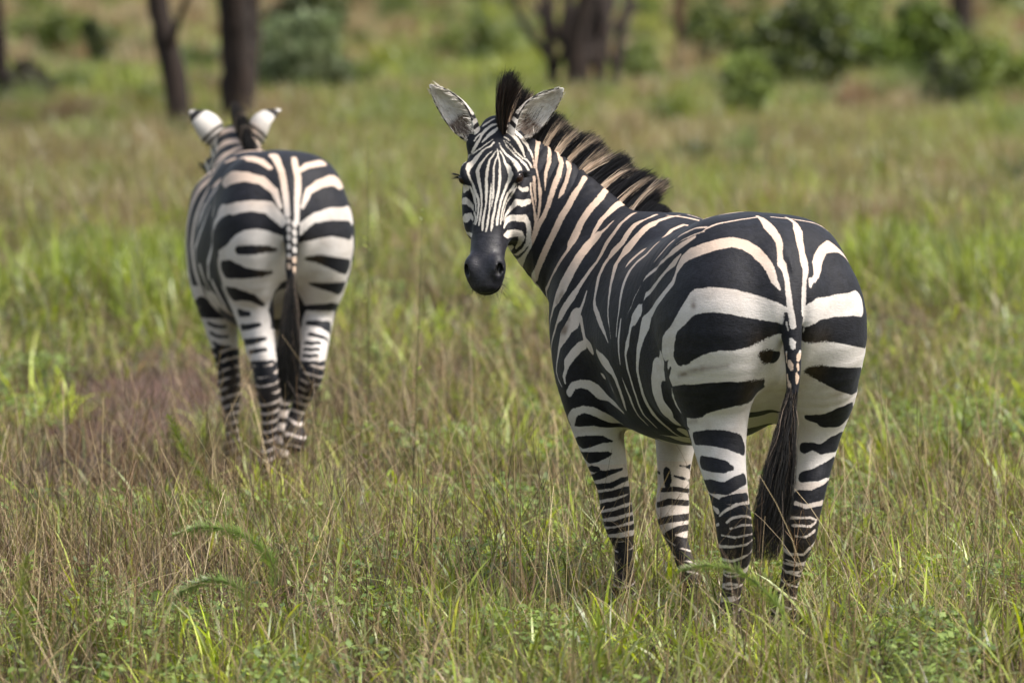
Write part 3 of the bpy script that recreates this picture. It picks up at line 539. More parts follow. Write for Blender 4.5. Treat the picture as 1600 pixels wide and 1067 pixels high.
# coat stripes of the far zebra in its own coordinates: colour, mirrored to the far flank, then x y z (mm) and half width (0.1 mm) per point
STRIPES_FAR = """
w0 219,43,1280,174 179,37,1266,159 150,34,1251,133 126,30,1236,130 104,27,1221,125 83,26,1203,123 66,25,1185,123 51,24,1168,123 37,24,1150,120 25,23,1132,118 14,23,1115,116 6,22,1097,111 -2,22,1079,108 -8,21,1061,105
w0 184,-33,1269,107 142,-30,1246,120 109,-31,1223,135 83,-32,1200,135 60,-29,1177,126 40,-26,1154,124 27,-23,1137,117 16,-20,1119,112 7,-18,1101,108 0,-17,1084,106 -6,-16,1068,106 -11,-15,1051,107 -15,-14,1034,110
w0 113,-43,1223,107 132,-63,1233,118 151,-83,1242,152 162,-104,1245,162 177,-124,1248,170 200,-146,1251,178
w0 134,67,1233,107 156,83,1247,128 182,98,1259,169 199,115,1264,179 221,130,1268,197 258,143,1271,89 301,158,1266,86
w0 950,91,1242,85 962,107,1235,78 984,122,1227,71
w0 8,44,1088,68 17,51,1108,91 31,57,1128,114 48,62,1148,137 66,76,1161,150 84,89,1174,162 99,103,1187,183 108,123,1191,198 120,142,1196,206 137,160,1200,228 158,181,1197,253 192,201,1195,299 225,215,1188,348 277,226,1181,172
w0 906,161,1153,176 945,174,1137,141
w0 7,-38,1087,69 16,-47,1107,94 32,-58,1127,127 54,-69,1147,142 83,-94,1159,154 103,-118,1172,177 120,-144,1178,185 145,-172,1184,230 166,-194,1176,306 211,-220,1168,172
w0 -2,42,1034,207 2,54,1047,214 8,65,1061,223 17,76,1074,231 27,86,1087,241 34,102,1089,243 38,119,1091,236 43,135,1092,228 48,152,1094,222 56,171,1090,227 68,190,1087,231 85,209,1083,250 102,225,1074,281 127,240,1065,316 162,253,1056,417 185,262,1035,205 222,270,1013,206
w0 0,-33,1006,227 1,-52,1017,242 11,-72,1028,284 29,-93,1038,293 45,-116,1044,273 56,-138,1051,274 67,-160,1057,278 76,-179,1056,292 90,-198,1054,299 110,-219,1052,315 145,-241,1050,386
w0 105,241,908,623 76,224,914,671 54,206,920,722 39,188,926,775 28,169,931,830 23,151,931,841 21,134,931,849 21,116,931,861 23,98,931,879 24,80,931,907
w0 134,230,825,868 97,210,826,868 72,188,827,929 58,165,828,998 50,141,833,996 49,116,837,1033 57,89,841,1150
w0 177,216,765,690 129,197,767,887 101,176,769,977 86,153,769,1113 89,122,761,964 107,89,753,828
w0 198,176,673,965 157,151,664,816 137,123,653,682
w0 45,-67,908,620 50,-87,911,653 52,-106,915,683 52,-125,918,728 54,-145,921,784 58,-162,922,764 65,-181,924,752 77,-200,925,746 95,-220,925,759
w0 107,-83,816,807 98,-104,818,774 92,-125,820,773 90,-147,821,792 95,-170,822,831 109,-194,822,930
w0 169,-110,733,835 157,-136,733,833 160,-164,732,854 184,-196,731,798
w0 208,-115,647,616 205,-141,640,612 231,-172,630,617
b0 161,264,974,539 120,250,993,578 92,235,1011,502 71,220,1018,404 55,204,1026,372 44,187,1033,338 34,170,1034,315 28,152,1035,299 24,135,1035,283 20,111,1029,260 14,88,1023,238 9,73,1014,207 3,58,1005,174 -1,42,996,144
b0 9,-42,971,153 10,-58,980,221 18,-75,989,288 29,-93,997,315 41,-115,1000,295 48,-137,1003,297 56,-159,1006,301 66,-182,1003,321 83,-206,1000,342 111,-233,996,374
b0 48,200,926,173 33,178,926,181 25,155,927,190 22,135,928,173 22,115,929,157 23,94,930,141 25,76,928,101 26,59,927,60
b0 137,240,849,360 97,221,850,380 71,197,844,307 56,172,838,233 48,145,837,190 50,118,835,155 64,74,840,89
b0 54,-62,891,85 59,-87,890,137 59,-111,890,186 62,-130,884,206 65,-148,878,226 72,-168,872,246 82,-187,867,269 99,-206,861,293 128,-228,855,314
b0 127,-88,791,88 117,-117,786,136 117,-148,780,196 128,-178,777,225 167,-212,773,294
b0 246,-83,695,87 209,-108,696,162 192,-136,697,225 194,-167,699,254 246,-205,697,151
b0 223,-87,639,89 204,-107,638,128 198,-129,636,169 202,-151,628,210 235,-176,619,271
b0 176,-88,600,89 152,-107,596,108 147,-129,590,128 179,-160,573,76
b0 158,-70,567,85 119,-91,566,96 118,-121,569,91
b0 138,-62,544,78 98,-84,544,85 95,-113,546,81
b0 122,-55,521,71 83,-78,520,77 78,-106,523,74
b0 112,-49,495,66 72,-72,494,71 67,-99,497,70
b0 107,-43,467,62 67,-67,466,68 60,-93,469,68
b0 109,-38,439,60 68,-63,438,68 61,-88,441,68
b0 117,-34,410,62 76,-60,410,74 69,-84,413,78
b0 130,-31,381,64 96,-58,380,89 90,-82,383,108
b0 183,212,754,334 134,192,756,305 112,168,749,250 103,143,742,202 114,119,728,134 140,92,713,73
b0 195,176,681,168 153,148,679,108
b0 201,168,625,132 158,151,628,114 137,131,634,104 130,109,639,92
b0 190,158,570,135 133,139,575,132 112,115,581,108 112,89,587,79
b0 144,145,533,98 99,121,541,89 90,92,547,82
b0 149,141,490,75 100,130,495,76 75,109,499,77 70,86,500,74 86,59,501,74
b0 149,137,472,75 100,131,473,75 70,110,477,76 63,87,478,72 74,60,479,71
b0 124,132,443,75 104,130,446,75 68,110,450,75 58,87,452,72 64,62,453,69
b0 118,128,417,75 114,129,419,83 67,111,424,75 54,88,426,71 58,63,427,68
b0 112,124,393,75 69,110,398,75 53,88,400,71 54,63,401,68
b0 114,119,366,75 72,110,371,76 53,88,374,72 53,63,375,68
w1 530,243,1076,69 539,250,1055,81 557,256,1034,93 580,261,1012,104 603,265,992,116 628,268,973,128 661,271,953,139 700,273,927,140 762,272,900,140 747,273,883,126 744,273,866,112 753,271,848,98 769,268,829,84 758,265,812,80 757,261,795,77 768,255,777,73
w1 250,273,984,103 264,272,963,103
w1 398,256,936,103 411,255,915,104 435,257,896,115 457,259,876,127 487,259,856,138 495,257,838,143 512,254,818,148 543,249,798,153
w1 456,244,782,167 429,234,756,160 417,222,730,152 413,208,704,133 441,188,676,114
k0 0,0,0,0 0,0,0,0
w0 -16,18,1041,78 -18,17,1033,78
w0 -22,-4,1029,86 -23,-6,1021,88
w0 -22,19,1011,82 -24,18,1003,81
w0 -28,-3,998,87 -29,-5,990,89
w0 -27,20,980,87 -28,19,972,84
w0 -32,-3,968,85 -32,-4,960,89
w0 -30,20,946,90 -31,19,938,86
w0 -35,-2,934,88 -35,-4,926,92
w0 -33,21,909,92 -35,20,901,88
w0 -37,-2,897,92 -37,-3,889,102
w0 -36,21,872,93 -37,20,864,87
w0 -38,-2,860,83 -36,-3,851,88
b0 1055,192,634,91 1030,164,622,82
b0 1063,182,594,91 1040,155,583,78 1032,117,581,56
b0 1069,171,555,91 1046,147,543,76 1038,109,542,55
b0 1072,161,515,93 1050,139,504,76 1043,100,502,55
b0 1075,151,476,98 1055,130,465,77 1049,92,463,56
b0 1078,141,437,97 1061,122,425,75 1058,83,423,55
b0 1077,131,398,79 1063,114,386,72 1064,74,384,55
b0 1072,122,359,71 1063,106,347,72 1070,66,344,55
"""
# ------------------------------------------------------------------ coat
def seg_dist(V, a, b):
    ab = b - a; t = np.clip(((V - a) @ ab) / max(ab @ ab, 1e-12), 0, 1)
    return np.linalg.norm(V - (a + t[:, None] * ab), axis=1), t

def paint(V, F, near, S, colour, mirror):
    """S: (k,4) points and half widths in metres"""
    for mir in ((1, -1) if mirror else (1,)):
        P = S.copy(); P[:, 1] *= mir
        m = 0.10
        box = np.nonzero(((V > P[:, :3].min(0) - m) & (V < P[:, :3].max(0) + m)).all(1))[0]
        if not len(box): continue
        VB = V[box]
        g = np.full(len(box), -1.0); dm = np.full(len(box), 1.0)
        for i in range(len(P) - 1):
            a, b = P[i], P[i + 1]
            q = np.nonzero(((VB > np.minimum(a, b)[:3] - m) & (VB < np.maximum(a, b)[:3] + m)).all(1))[0]
            if not len(q): continue
            d, t = seg_dist(VB[q], a[:3], b[:3])
            w = a[3] + (b[3] - a[3]) * t
            g[q] = np.maximum(g[q], w - d); dm[q] = np.minimum(dm[q], d - w)
        if colour == 'w': F[box] = np.maximum(F[box], g)
        else: F[box] = np.minimum(F[box], -g)
        near[box] = np.minimum(near[box], dm)

def parse_strokes(txt):
    out = []
    for ln in txt.strip().splitlines():
        p = ln.split()
        A = np.array([[float(v) for v in q.split(',')] for q in p[1:]])
        A[:, :3] /= 1000; A[:, 3] /= 10000
        out.append((p[0][0], p[0][1] == '1', A))
    return out

def vnoise3(p):
    r = np.random.default_rng(8).random((64, 64, 64)); p = p + 40; i = np.floor(p).astype(int); f = p - i; f = f * f * (3 - 2 * f); i %= 64; j = (i + 1) % 64
    def g(a, b, c): return r[a, b, c]
    x0 = g(i[:, 0], i[:, 1], i[:, 2]) * (1 - f[:, 0]) + g(j[:, 0], i[:, 1], i[:, 2]) * f[:, 0]; x1 = g(i[:, 0], j[:, 1], i[:, 2]) * (1 - f[:, 0]) + g(j[:, 0], j[:, 1], i[:, 2]) * f[:, 0]
    x2 = g(i[:, 0], i[:, 1], j[:, 2]) * (1 - f[:, 0]) + g(j[:, 0], i[:, 1], j[:, 2]) * f[:, 0]; x3 = g(i[:, 0], j[:, 1], j[:, 2]) * (1 - f[:, 0]) + g(j[:, 0], j[:, 1], j[:, 2]) * f[:, 0]
    y0 = x0 * (1 - f[:, 1]) + x1 * f[:, 1]; y1 = x2 * (1 - f[:, 1]) + x3 * f[:, 1]
    return y0 * (1 - f[:, 2]) + y1 * f[:, 2]

def sm(x, a, b):
    t = np.clip((x - a) / (b - a), 0, 1); return t * t * (3 - 2 * t)

def coat(V, Z, strokes):
    P, d, n, s = head_frame(Z['head'])
    R = V - P; ht, hs, hn = R @ d, R @ s, R @ n
    x, y, z = V[:, 0], V[:, 1], V[:, 2]
    inhead = (np.abs(hs) < .115) & (ht > -.03) & (ht < .6) & (hn > -.245) & (hn < .04)
    near = np.full(len(V), 1.0)
    F = np.full(len(V), -0.02)
    legz = (z < .62 - .05 * sm(x, .9, 1.1)) & ~inhead & ((x < .5) | (x > 1.0))
    F[legz] = 0.012
    low = legz & (z < np.where(x < .7, .455, .27))
    F[low] = np.where(z[low] > np.where(x[low] < .7, .27, .27), -.012, 0) + (z[low] <= np.where(x[low] < .7, .27, .27)) * np.maximum(-.012, .0028 - np.abs(np.mod(z[low] + .012 * np.sin(30 * x[low]) + .3 * np.abs(y[low]), .036) - .018))
    if Z.get('dark_legs'):
        lw = legz & (z < .50); F[lw] = np.maximum(-.012, .0042 - np.abs(np.mod(z[lw] + .012 * np.sin(30 * x[lw]) + .3 * np.abs(y[lw]), .036) - .018))
    F[(z < .615) & ~legz & ~inhead] = 0.006                          # pale belly
    DK = catmull(Z['dock'], 5)
    for c, m, S in strokes:
        if c == 'k':                                                  # the dock of the tail is black between its pale spots
            q = np.nonzero((x < .10) & (np.abs(y - .012) < .08) & (z > .65) & (z < 1.02))[0]
            g = np.full(len(q), 1.0)
            for i in range(len(DK) - 1):
                dd, t_ = seg_dist(V[q], DK[i, :3], DK[i + 1, :3]); g = np.minimum(g, dd - DK[i, 3] - .004)
            F[q] = np.minimum(F[q], g); near[q] = np.minimum(near[q], np.where(g < 0, 0, 1))
        elif c != 's': paint(V, F, near, S, c, m)
    # far side: bands of the same rhythm that continue the traced ones
    wob = .018 * np.sin(9 * z + 2) + .012 * np.sin(17 * z + 5 * x)
    torso = np.sin((x + .35 * np.abs(z - .9) + wob) * 2 * np.pi / .105)
    lg = np.sin((z + .10 * np.abs(y) + .006 * np.sin(40 * x)) * 2 * np.pi / (.05 + .09 * sm(z, .35, .9)))
    nk = np.sin((x * .55 + z * .45 - .6 * y) * 2 * np.pi / .085 + 1.0)
    proc = np.where(low, F, np.where(z < .74, lg * .016 + .002, np.where((x < .38), np.sin((z + .3 * x) * 2 * np.pi / .16) * .03, np.where(x > 1.25, nk * .016 - .002, torso * .018 - .002))))
    proc = np.where(inhead, np.sin((ht + .4 * np.abs(hn + .03)) * 2 * np.pi / .05) * .01, proc)
    thr = .085 * (z > .85) * (x < .7)
    far = sm(near, .045 + thr, .075 + thr)
    F = F * (1 - far) + np.maximum(np.minimum(proc, .02), -.02) * far
    # muzzle, lips, chin
    mz = ht - .385 - 1.3 * np.maximum(np.abs(hs) - .048, 0) * (ht < .44)
    mz = np.where(inhead & (hn > -.26), mz, -1)
    F = np.where(inhead, np.minimum(F, np.maximum(-mz * 1.0, -.02)), F)
    SM = np.zeros(len(V))
    for c, m, S in strokes:
        if c == 's':
            f0 = np.full(len(V), -1.0); paint(V, f0, np.ones(len(V)), S, 'w', 0); SM = np.maximum(SM, sm(f0, -.010, .010))
    # eye rims
    for sg in (-1, 1):
        e = P + d * .182 + s * sg * .088 - n * .030
        de = np.linalg.norm((V - e) * 1.0, axis=1)
        F = np.minimum(F, de - .0225)
    # white tone: creamy tan along the back, crest and croup, greyer and paler low down
    tan = sm(z, 1.00, 1.22) * (1 - inhead) * .9 + .40 * sm(x, .55, .9) * sm(z, .65, .95) * (1 - inhead) + .35 * (z < .5) * (1 - inhead)
    dk = (x < .022) & (np.abs(y - .012) < .032) & (z < .90) & (z > .68) & (z < 1.12)
    tan = np.where(dk, 1.0, np.clip(tan, 0, 1))
    white = np.array([.62, .58, .55]); cream = np.array([.63, .47, .36]); face = np.array([.68, .62, .54])
    T = white[None] * (1 - tan)[:, None] + cream[None] * tan[:, None]
    T[inhead] = face
    smk = (SM * (.25 + .6 * vnoise3(V * 60)))[:, None]; T = T * (1 - smk) + np.array([.13, .085, .055]) * smk
    patch = inhead & (ht > .345) & (ht < .42) & (np.abs(hs) > .032) & (hn > -.085)
    F[patch & (ht > .37)] = -.01
    DKC = np.tile(np.array([.0075, .0078, .011]), (len(V), 1))
    mzz = inhead & (ht > .34)
    grey = sm(ht, .34, .40) * (1 - .55 * sm(np.abs(hs), .02, .05) * sm(ht, .44, .47)) * mzz
    DKC += grey[:, None] * np.array([.0055, .0048, .0055])
    for sg in (-1, 1):
        nd_ = np.linalg.norm(V - (P + d * .487 + s * sg * .049 - n * .026), axis=1); DKC[nd_ < .017] = (.002, .002, .002)
    ml = inhead & (ht > .47) & (np.abs(hn + .078 + .25 * (ht - .528)) < .0035); DKC[ml] = (.003, .003, .003)
    br = (1 - sm(x, .08, .17)) * sm(z, .60, .70) * (1 - sm(z, .90, 1.0)) * (1 - sm(np.abs(y), .10, .16)) * (np.abs(y - .015) > .04)
    DKC = DKC * (1 - br[:, None]) + np.array([.020, .0135, .008]) * br[:, None]
    lo_ = (z < .42) * .5; DKC = DKC * (1 - lo_[:, None]) + np.array([.02, .014, .010]) * lo_[:, None]
    SOFT = br * (np.abs(y) > .05) * (y > .03) + br * (y < -.04)
    WET = grey * 1.0
    hoof = z < .055
    F[hoof] = .02; T[hoof] = (.05, .045, .04)
    return F.astype(np.float32), T.astype(np.float32), DKC.astype(np.float32), SOFT.astype(np.float32), WET.astype(np.float32)

def coat_material(name='striped_coat', black=(.0075, .0078, .011)):
    m = bpy.data.materials.new(name); m.use_nodes = True
    nt = m.node_tree; N = nt.nodes; L = nt.links; bs = N['Principled BSDF']
    at = N.new('ShaderNodeAttribute'); at.attribute_name = 'stripe'
    ti = N.new('ShaderNodeAttribute'); ti.attribute_name = 'tint'
    tc = N.new('ShaderNodeTexCoord')
    no = N.new('ShaderNodeTexNoise'); no.inputs['Scale'].default_value = 260; no.inputs['Detail'].default_value = 3
    L.new(tc.outputs['Object'], no.inputs['Vector'])
    n2 = N.new('ShaderNodeTexNoise'); n2.inputs['Scale'].default_value = 22; n2.inputs['Detail'].default_value = 3
    L.new(tc.outputs['Object'], n2.inputs['Vector'])
    def math_(op, a, b=None, c=None):
        q = N.new('ShaderNodeMath'); q.operation = op
        for i, v in enumerate((a, b, c)):
            if v is None: continue
            if isinstance(v, (int, float)): q.inputs[i].default_value = v
            else: L.new(v, q.inputs[i])
        return q.outputs[0]
    off = math_('MULTIPLY_ADD', no.outputs[0], .0070, -.0035)
    off2 = math_('MULTIPLY_ADD', n2.outputs[0], .0040, -.0020)
    sa = N.new('ShaderNodeAttribute'); sa.attribute_name = 'soft'
    off = math_('MULTIPLY', off, math_('MULTIPLY_ADD', sa.outputs['Fac'], 4.0, 1.0))
    f = math_('ADD', math_('ADD', at.outputs['Fac'], off), off2)
    mr = N.new('ShaderNodeMapRange'); mr.interpolation_type = 'SMOOTHSTEP'
    mr.inputs['From Min'].default_value = -.0017; mr.inputs['From Max'].default_value = .0017
    L.new(f, mr.inputs['Value'])
    # dust and old mud in the pale coat
    n3 = N.new('ShaderNodeTexNoise'); n3.inputs['Scale'].default_value = 7; n3.inputs['Detail'].default_value = 6; n3.inputs['Roughness'].default_value = .65
    L.new(tc.outputs['Object'], n3.inputs['Vector'])
    r3 = N.new('ShaderNodeMapRange'); r3.inputs['From Min'].default_value = .50; r3.inputs['From Max'].default_value = .72; r3.inputs['To Max'].default_value = .45
    L.new(n3.outputs[0], r3.inputs['Value'])
    dirt = N.new('ShaderNodeMix'); dirt.data_type = 'RGBA'; dirt.inputs[7].default_value = (.34, .26, .19, 1)
    L.new(r3.outputs[0], dirt.inputs[0]); L.new(ti.outputs['Color'], dirt.inputs[6])
    hv = N.new('ShaderNodeMix'); hv.data_type = 'RGBA'; hv.blend_type = 'MULTIPLY'; hv.inputs[0].default_value = 1
    hr = N.new('ShaderNodeMapRange'); hr.inputs['To Min'].default_value = .82; hr.inputs['To Max'].default_value = 1.12
    L.new(no.outputs[0], hr.inputs['Value']); L.new(dirt.outputs[2], hv.inputs[6]); L.new(hr.outputs[0], hv.inputs[7])
    mix = N.new('ShaderNodeMix'); mix.data_type = 'RGBA'
    da = N.new('ShaderNodeAttribute'); da.attribute_name = 'dark'; 
    n5 = N.new('ShaderNodeTexNoise'); n5.inputs['Scale'].default_value = 45; n5.inputs['Detail'].default_value = 8; n5.inputs['Roughness'].default_value = .8
    L.new(tc.outputs['Object'], n5.inputs['Vector'])
    r5 = N.new('ShaderNodeMapRange'); r5.inputs['From Min'].default_value = .3; r5.inputs['From Max'].default_value = .7; r5.inputs['To Min'].default_value = .4; r5.inputs['To Max'].default_value = 2.3
    L.new(n5.outputs[0], r5.inputs['Value'])
    bv = N.new('ShaderNodeMix'); bv.data_type = 'RGBA'; bv.blend_type = 'MULTIPLY'; bv.inputs[0].default_value = 1
    L.new(da.outputs['Color'], bv.inputs[6]); L.new(r5.outputs[0], bv.inputs[7]); L.new(bv.outputs[2], mix.inputs[6])
    wa = N.new('ShaderNodeAttribute'); wa.attribute_name = 'wet'
    L.new(math_('MULTIPLY_ADD', wa.outputs['Fac'], -.16, .62), bs.inputs['Roughness'])
    L.new(math_('MULTIPLY_ADD', wa.outputs['Fac'], .16, .24), bs.inputs['Specular IOR Level'])
    L.new(mr.outputs[0], mix.inputs[0]); L.new(hv.outputs[2], mix.inputs[7])
    L.new(mix.outputs[2], bs.inputs['Base Color'])
    bs.inputs['Sheen Weight'].default_value = .05
    bs.inputs['Sheen Roughness'].default_value = .35
    bs.inputs['Sheen Tint'].default_value = (.75, .85, 1, 1)
    bu = N.new('ShaderNodeBump'); bu.inputs['Strength'].default_value = .6; bu.inputs['Distance'].default_value = .002
    bb = N.new('ShaderNodeTexNoise'); bb.inputs['Scale'].default_value = 1; bb.inputs['Detail'].default_value = 4
    mp = N.new('ShaderNodeMapping'); mp.inputs['Scale'].default_value = (60, 60, 420)
    L.new(tc.outputs['Object'], mp.inputs['Vector']); L.new(mp.outputs[0], bb.inputs['Vector'])
    b2 = N.new('ShaderNodeBump'); b2.inputs['Strength'].default_value = .5; b2.inputs['Distance'].default_value = .010
    L.new(n3.outputs[0], b2.inputs['Height']); L.new(b2.outputs[0], bu.inputs['Normal'])
    L.new(bb.outputs[0], bu.inputs['Height']); L.new(bu.outputs[0], bs.inputs['Normal'])
    return m

def hair_material(name, rough=.5):
    m = bpy.data.materials.new(name); m.use_nodes = True
    nt = m.node_tree; N = nt.nodes; L = nt.links; bs = N['Principled BSDF']
    a = N.new('ShaderNodeAttribute'); a.attribute_name = 'tint'
    L.new(a.outputs['Color'], bs.inputs['Base Color'])
    bs.inputs['Roughness'].default_value = rough
    bs.inputs['Specular IOR Level'].default_value = .3
    return m

def strands(name, roots, dirs, lens, width, cols_root, cols_tip, tipstart, bend, mat, parent, rng, nseg=4):
    """ribbon hairs; roots (n,3), dirs (n,3) unit, lens (n,), bend (n,3) added quadratically"""
    n = len(roots); t = np.linspace(0, 1, nseg + 1)
    C = roots[:, None] + dirs[:, None] * (lens[:, None] * t)[..., None] + bend[:, None] * (lens[:, None] * t ** 2)[..., None]
    ang = rng.uniform(0, 6.28, n); u = np.cross(dirs, np.stack([np.cos(ang), np.sin(ang), .3 + 0 * ang], 1)); u /= np.linalg.norm(u, axis=1)[:, None] + 1e-9
    w = width * (1 - .85 * t ** 1.5)
    A = C + u[:, None] * w[None, :, None] * .5; B = C - u[:, None] * w[None, :, None] * .5
    V = np.stack([A, B], 2).reshape(-1, 3)
    base = (np.arange(n) * (nseg + 1) * 2)[:, None] + (np.arange(nseg) * 2)[None]
    Q = np.stack([base, base + 1, base + 3, base + 2], -1).reshape(-1, 4)
    o = mesh_np(name, V, quads=Q, mat=mat, parent=parent)
    k = sm(t[None, :] + rng.normal(0, .06, (n, 1)), np.asarray(tipstart)[:, None] if np.ndim(tipstart) else tipstart, (np.asarray(tipstart)[:, None] if np.ndim(tipstart) else tipstart) + .25)
    Cc = cols_root[:, None] * (1 - k[..., None]) + cols_tip[:, None] * k[..., None]
    vcol(o, 'tint', np.repeat(Cc, 2, axis=1).reshape(-1, 3))
    return o

def sphere_mesh(name, c, r, mat, parent, nu=20, nv=12, sq=(1, 1, 1)):
    bm = bmesh.new(); bmesh.ops.create_uvsphere(bm, u_segments=nu, v_segments=nv, radius=r)
    for v in bm.verts: v.co = Vector((v.co.x * sq[0], v.co.y * sq[1], v.co.z * sq[2])) + Vector(c)
    me = bpy.data.meshes.new(name); bm.to_mesh(me); bm.free()
    me.polygons.foreach_set('use_smooth', np.ones(len(me.polygons), bool)); me.materials.append(mat)
    o = bpy.data.objects.new(name, me); COL.objects.link(o); o.parent = parent
    return o

def merge_mesh(o, parts):
    """append further shells (V, Q, stripe, tint) to the body's own mesh"""
    me = o.data; nv = len(me.vertices); V = np.empty(nv * 3, np.float32); me.vertices.foreach_get('co', V)
    nl = len(me.loops); lo = np.empty(nl, np.int32); me.loops.foreach_get('vertex_index', lo)
    st = np.empty(nv, np.float32); me.attributes['stripe'].data.foreach_get('value', st)
    ti = np.empty(nv * 4, np.float32); me.attributes['tint'].data.foreach_get('color', ti)
    dc = np.empty(nv * 4, np.float32); me.attributes['dark'].data.foreach_get('color', dc)
    Vs, Qs, S, T, DD = [V.reshape(-1, 3)], [lo.reshape(-1, 4)], [st], [ti.reshape(-1, 4)[:, :3]], [dc.reshape(-1, 4)[:, :3]]
    so = np.empty(nv, np.float32); me.attributes['soft'].data.foreach_get('value', so); we = np.empty(nv, np.float32); me.attributes['wet'].data.foreach_get('value', we)
    k = nv
    for v, q, s_, t_ in parts:
        Vs.append(v); Qs.append(np.asarray(q) + k); S.append(s_); T.append(t_); DD.append(np.tile(np.float32([.012, .010, .010]), (len(v), 1))); k += len(v)
    n = mesh_np(o.name, np.concatenate(Vs), quads=np.concatenate(Qs), mat=me.materials[0], parent=o.parent)
    vcol(n, 'stripe', np.concatenate(S)); vcol(n, 'tint', np.concatenate(T)); vcol(n, 'dark', np.concatenate(DD))
    pad = np.zeros(k - nv, np.float32); vcol(n, 'soft', np.r_[so, pad]); vcol(n, 'wet', np.r_[we, pad])
    bpy.data.objects.remove(o)
    return n

def make_zebra(Z, strokes, label, h, seed, mats, seen_from_front=True):
    rng = np.random.default_rng(seed)
    root = empty('zebra', Z['origin'], math.pi / 2 + Z['phi'])
    tag(root, label, 'zebra', 'zebras standing in the savanna grass')
    body = build_body(Z, h, parent=root)
    nv = len(body.data.vertices); V = np.empty(nv * 3, np.float32); body.data.vertices.foreach_get('co', V); V = V.reshape(-1, 3).astype(float)
    if Z.get('folds'):
        me = body.data; NN = np.empty(nv * 3, np.float32); me.vertices.foreach_get('normal', NN); NN = NN.reshape(-1, 3)
        fo = Z['folds']; q = V @ np.array(fo[0]) + .012 * np.sin(V[:, 2] * 14 + V[:, 0] * 9); c_ = np.linalg.norm((V - np.array(fo[1])) / np.array(fo[2]), axis=1)
        am = (1 - sm(c_, .45, 1.0))
        V2 = V + NN * ((.0060 * np.abs(np.sin(q * np.pi / .030)) ** .7 - .003) * am)[:, None]
        wr = .0016 * (vnoise3(V * np.array([9, 9, 5])) - .5) + .004 * (vnoise3(V * 3.3 + 7) - .5)
        V2 = V2 + NN * wr[:, None]
        me.vertices.foreach_set('co', V2.astype(np.float32).ravel()); me.update()
    F, T, DC, SO, WE = coat(V, Z, strokes)
    vcol(body, 'stripe', F); vcol(body, 'tint', T); vcol(body, 'dark', DC); vcol(body, 'soft', SO); vcol(body, 'wet', WE)
    body.data.materials.append(mats['coat'])
    P, d, n, s = head_frame(Z['head'])
    # ears
    shells = []; fringe_r, fringe_d, fringe_c = [], [], []
    for e in Z['ears']:
        base = P + d * e['at'][0] + s * e['at'][1] + n * e['at'][2]
        v, q, outer, t, side = ear_mesh(base, e['axis'], e['open'], e.get('L', .185), e.get('W', .040))
        st = np.full(len(v), .02); ti = np.tile(np.array([.62, .58, .53]), (len(v), 1))
        o_ = outer > .5
        band = ((t > .55) & (t < .90) & (np.abs(side) < .9)) | (t > .94)
        st[o_ & (t > e.get('blk', .62)) & (t < .93)] = -.02
        st[(np.abs(side) > .90) & (t > .22)] = -.006
        st[t > .975] = .02
        ti[~o_] = (.86, .83, .78)
        dark = (~o_) & (t < .36) & (side * e.get('sgn', 1) > -.15)
        ti[dark] = (.20, .15, .12)
        st[o_ & (t < .30) & (np.sin(t * 60) > .2)] = -.02
        shells.append((v, q, st.astype(np.float32), ti.astype(np.float32)))
        if e.get('fringe', True):
            inner = np.nonzero((outer < .5) & (t > .04) & (t < .9))[0]
            for k in rng.choice(inner, 800):
                fringe_r.append(v[k] + rng.normal(0, .003, 3))
                ax = nrm(np.array(e['axis'])); op = nrm(np.array(e['open']))
                cen = base + ax * t[k] * e.get('L', .185) - v[k]
                fringe_d.append(nrm(ax * .9 + op * .35 + nrm(cen) * .45 + rng.normal(0, .22, 3)))
                dk = t[k] < .38 and side[k] * e.get('sgn', 1) > -.1 and rng.random() < .4
                fringe_c.append((.10, .07, .055) if dk else tuple(np.array([.74, .69, .62]) * rng.uniform(.8, 1.15)))
    body = merge_mesh(body, shells)
    if fringe_r:
        fr, fd, fc = map(np.array, (fringe_r, fringe_d, fringe_c))
        strands('ear_hair', fr, fd, rng.uniform(.012, .028, len(fr)), .0016, fc, fc, .5, np.zeros_like(fr), mats['hair'], root, rng, 3)
    # eyes
    for sg in (-1, 1):
        e = P + d * .182 + s * sg * .083 - n * .032
        eye = sphere_mesh('eye', e, .0195, mats['eye'], root)
        lr, ld = [], []
        for k in range(60):
            a = rng.uniform(-1.1, 1.1)
            p = e + s * sg * .018 + (-d) * .012 * math.cos(a) + n * .017 * math.sin(a)
            lr.append(p); ld.append(nrm(s * sg * .9 - d * .15 + n * (.5 + .4 * math.sin(a)) + rng.normal(0, .1, 3)))
        lr, ld = np.array(lr), np.array(ld); bc = np.tile(np.array([.01, .01, .01]), (60, 1))
        strands('eyelashes', lr, ld, rng.uniform(.015, .028, 60), .0014, bc, bc, .5, np.tile(d * .25, (60, 1)), mats['hair'], root, rng, 3)
    # mane: upright hair along the crest, banded like the coat below it
    C = catmull(Z['crest'], 12); C = np.array(C)
    seg = np.r_[0, np.cumsum(np.linalg.norm(np.diff(C[:, :3], axis=0), axis=1))]
    nm = Z.get('n_mane', 21000)
    u = rng.uniform(0, seg[-1], nm); K = np.stack([np.interp(u, seg, C[:, j]) for j in range(C.shape[1])], 1)
    # columns: x y z  dirx diry dirz  length
    kd = KDTree(len(V[::3]))
    for i, p in enumerate(V[::3]): kd.insert(p, i)
    kd.balance()
    Fs = F[::3]
    cl = np.round(u / .011 + rng.normal(0, .35, nm)).astype(int) % 997; cj = np.random.default_rng(3).normal(0, .05, (997, 3))[cl]
    D = K[:, 3:6] + rng.normal(0, .045, (nm, 3)) + cj; D /= np.linalg.norm(D, axis=1)[:, None]
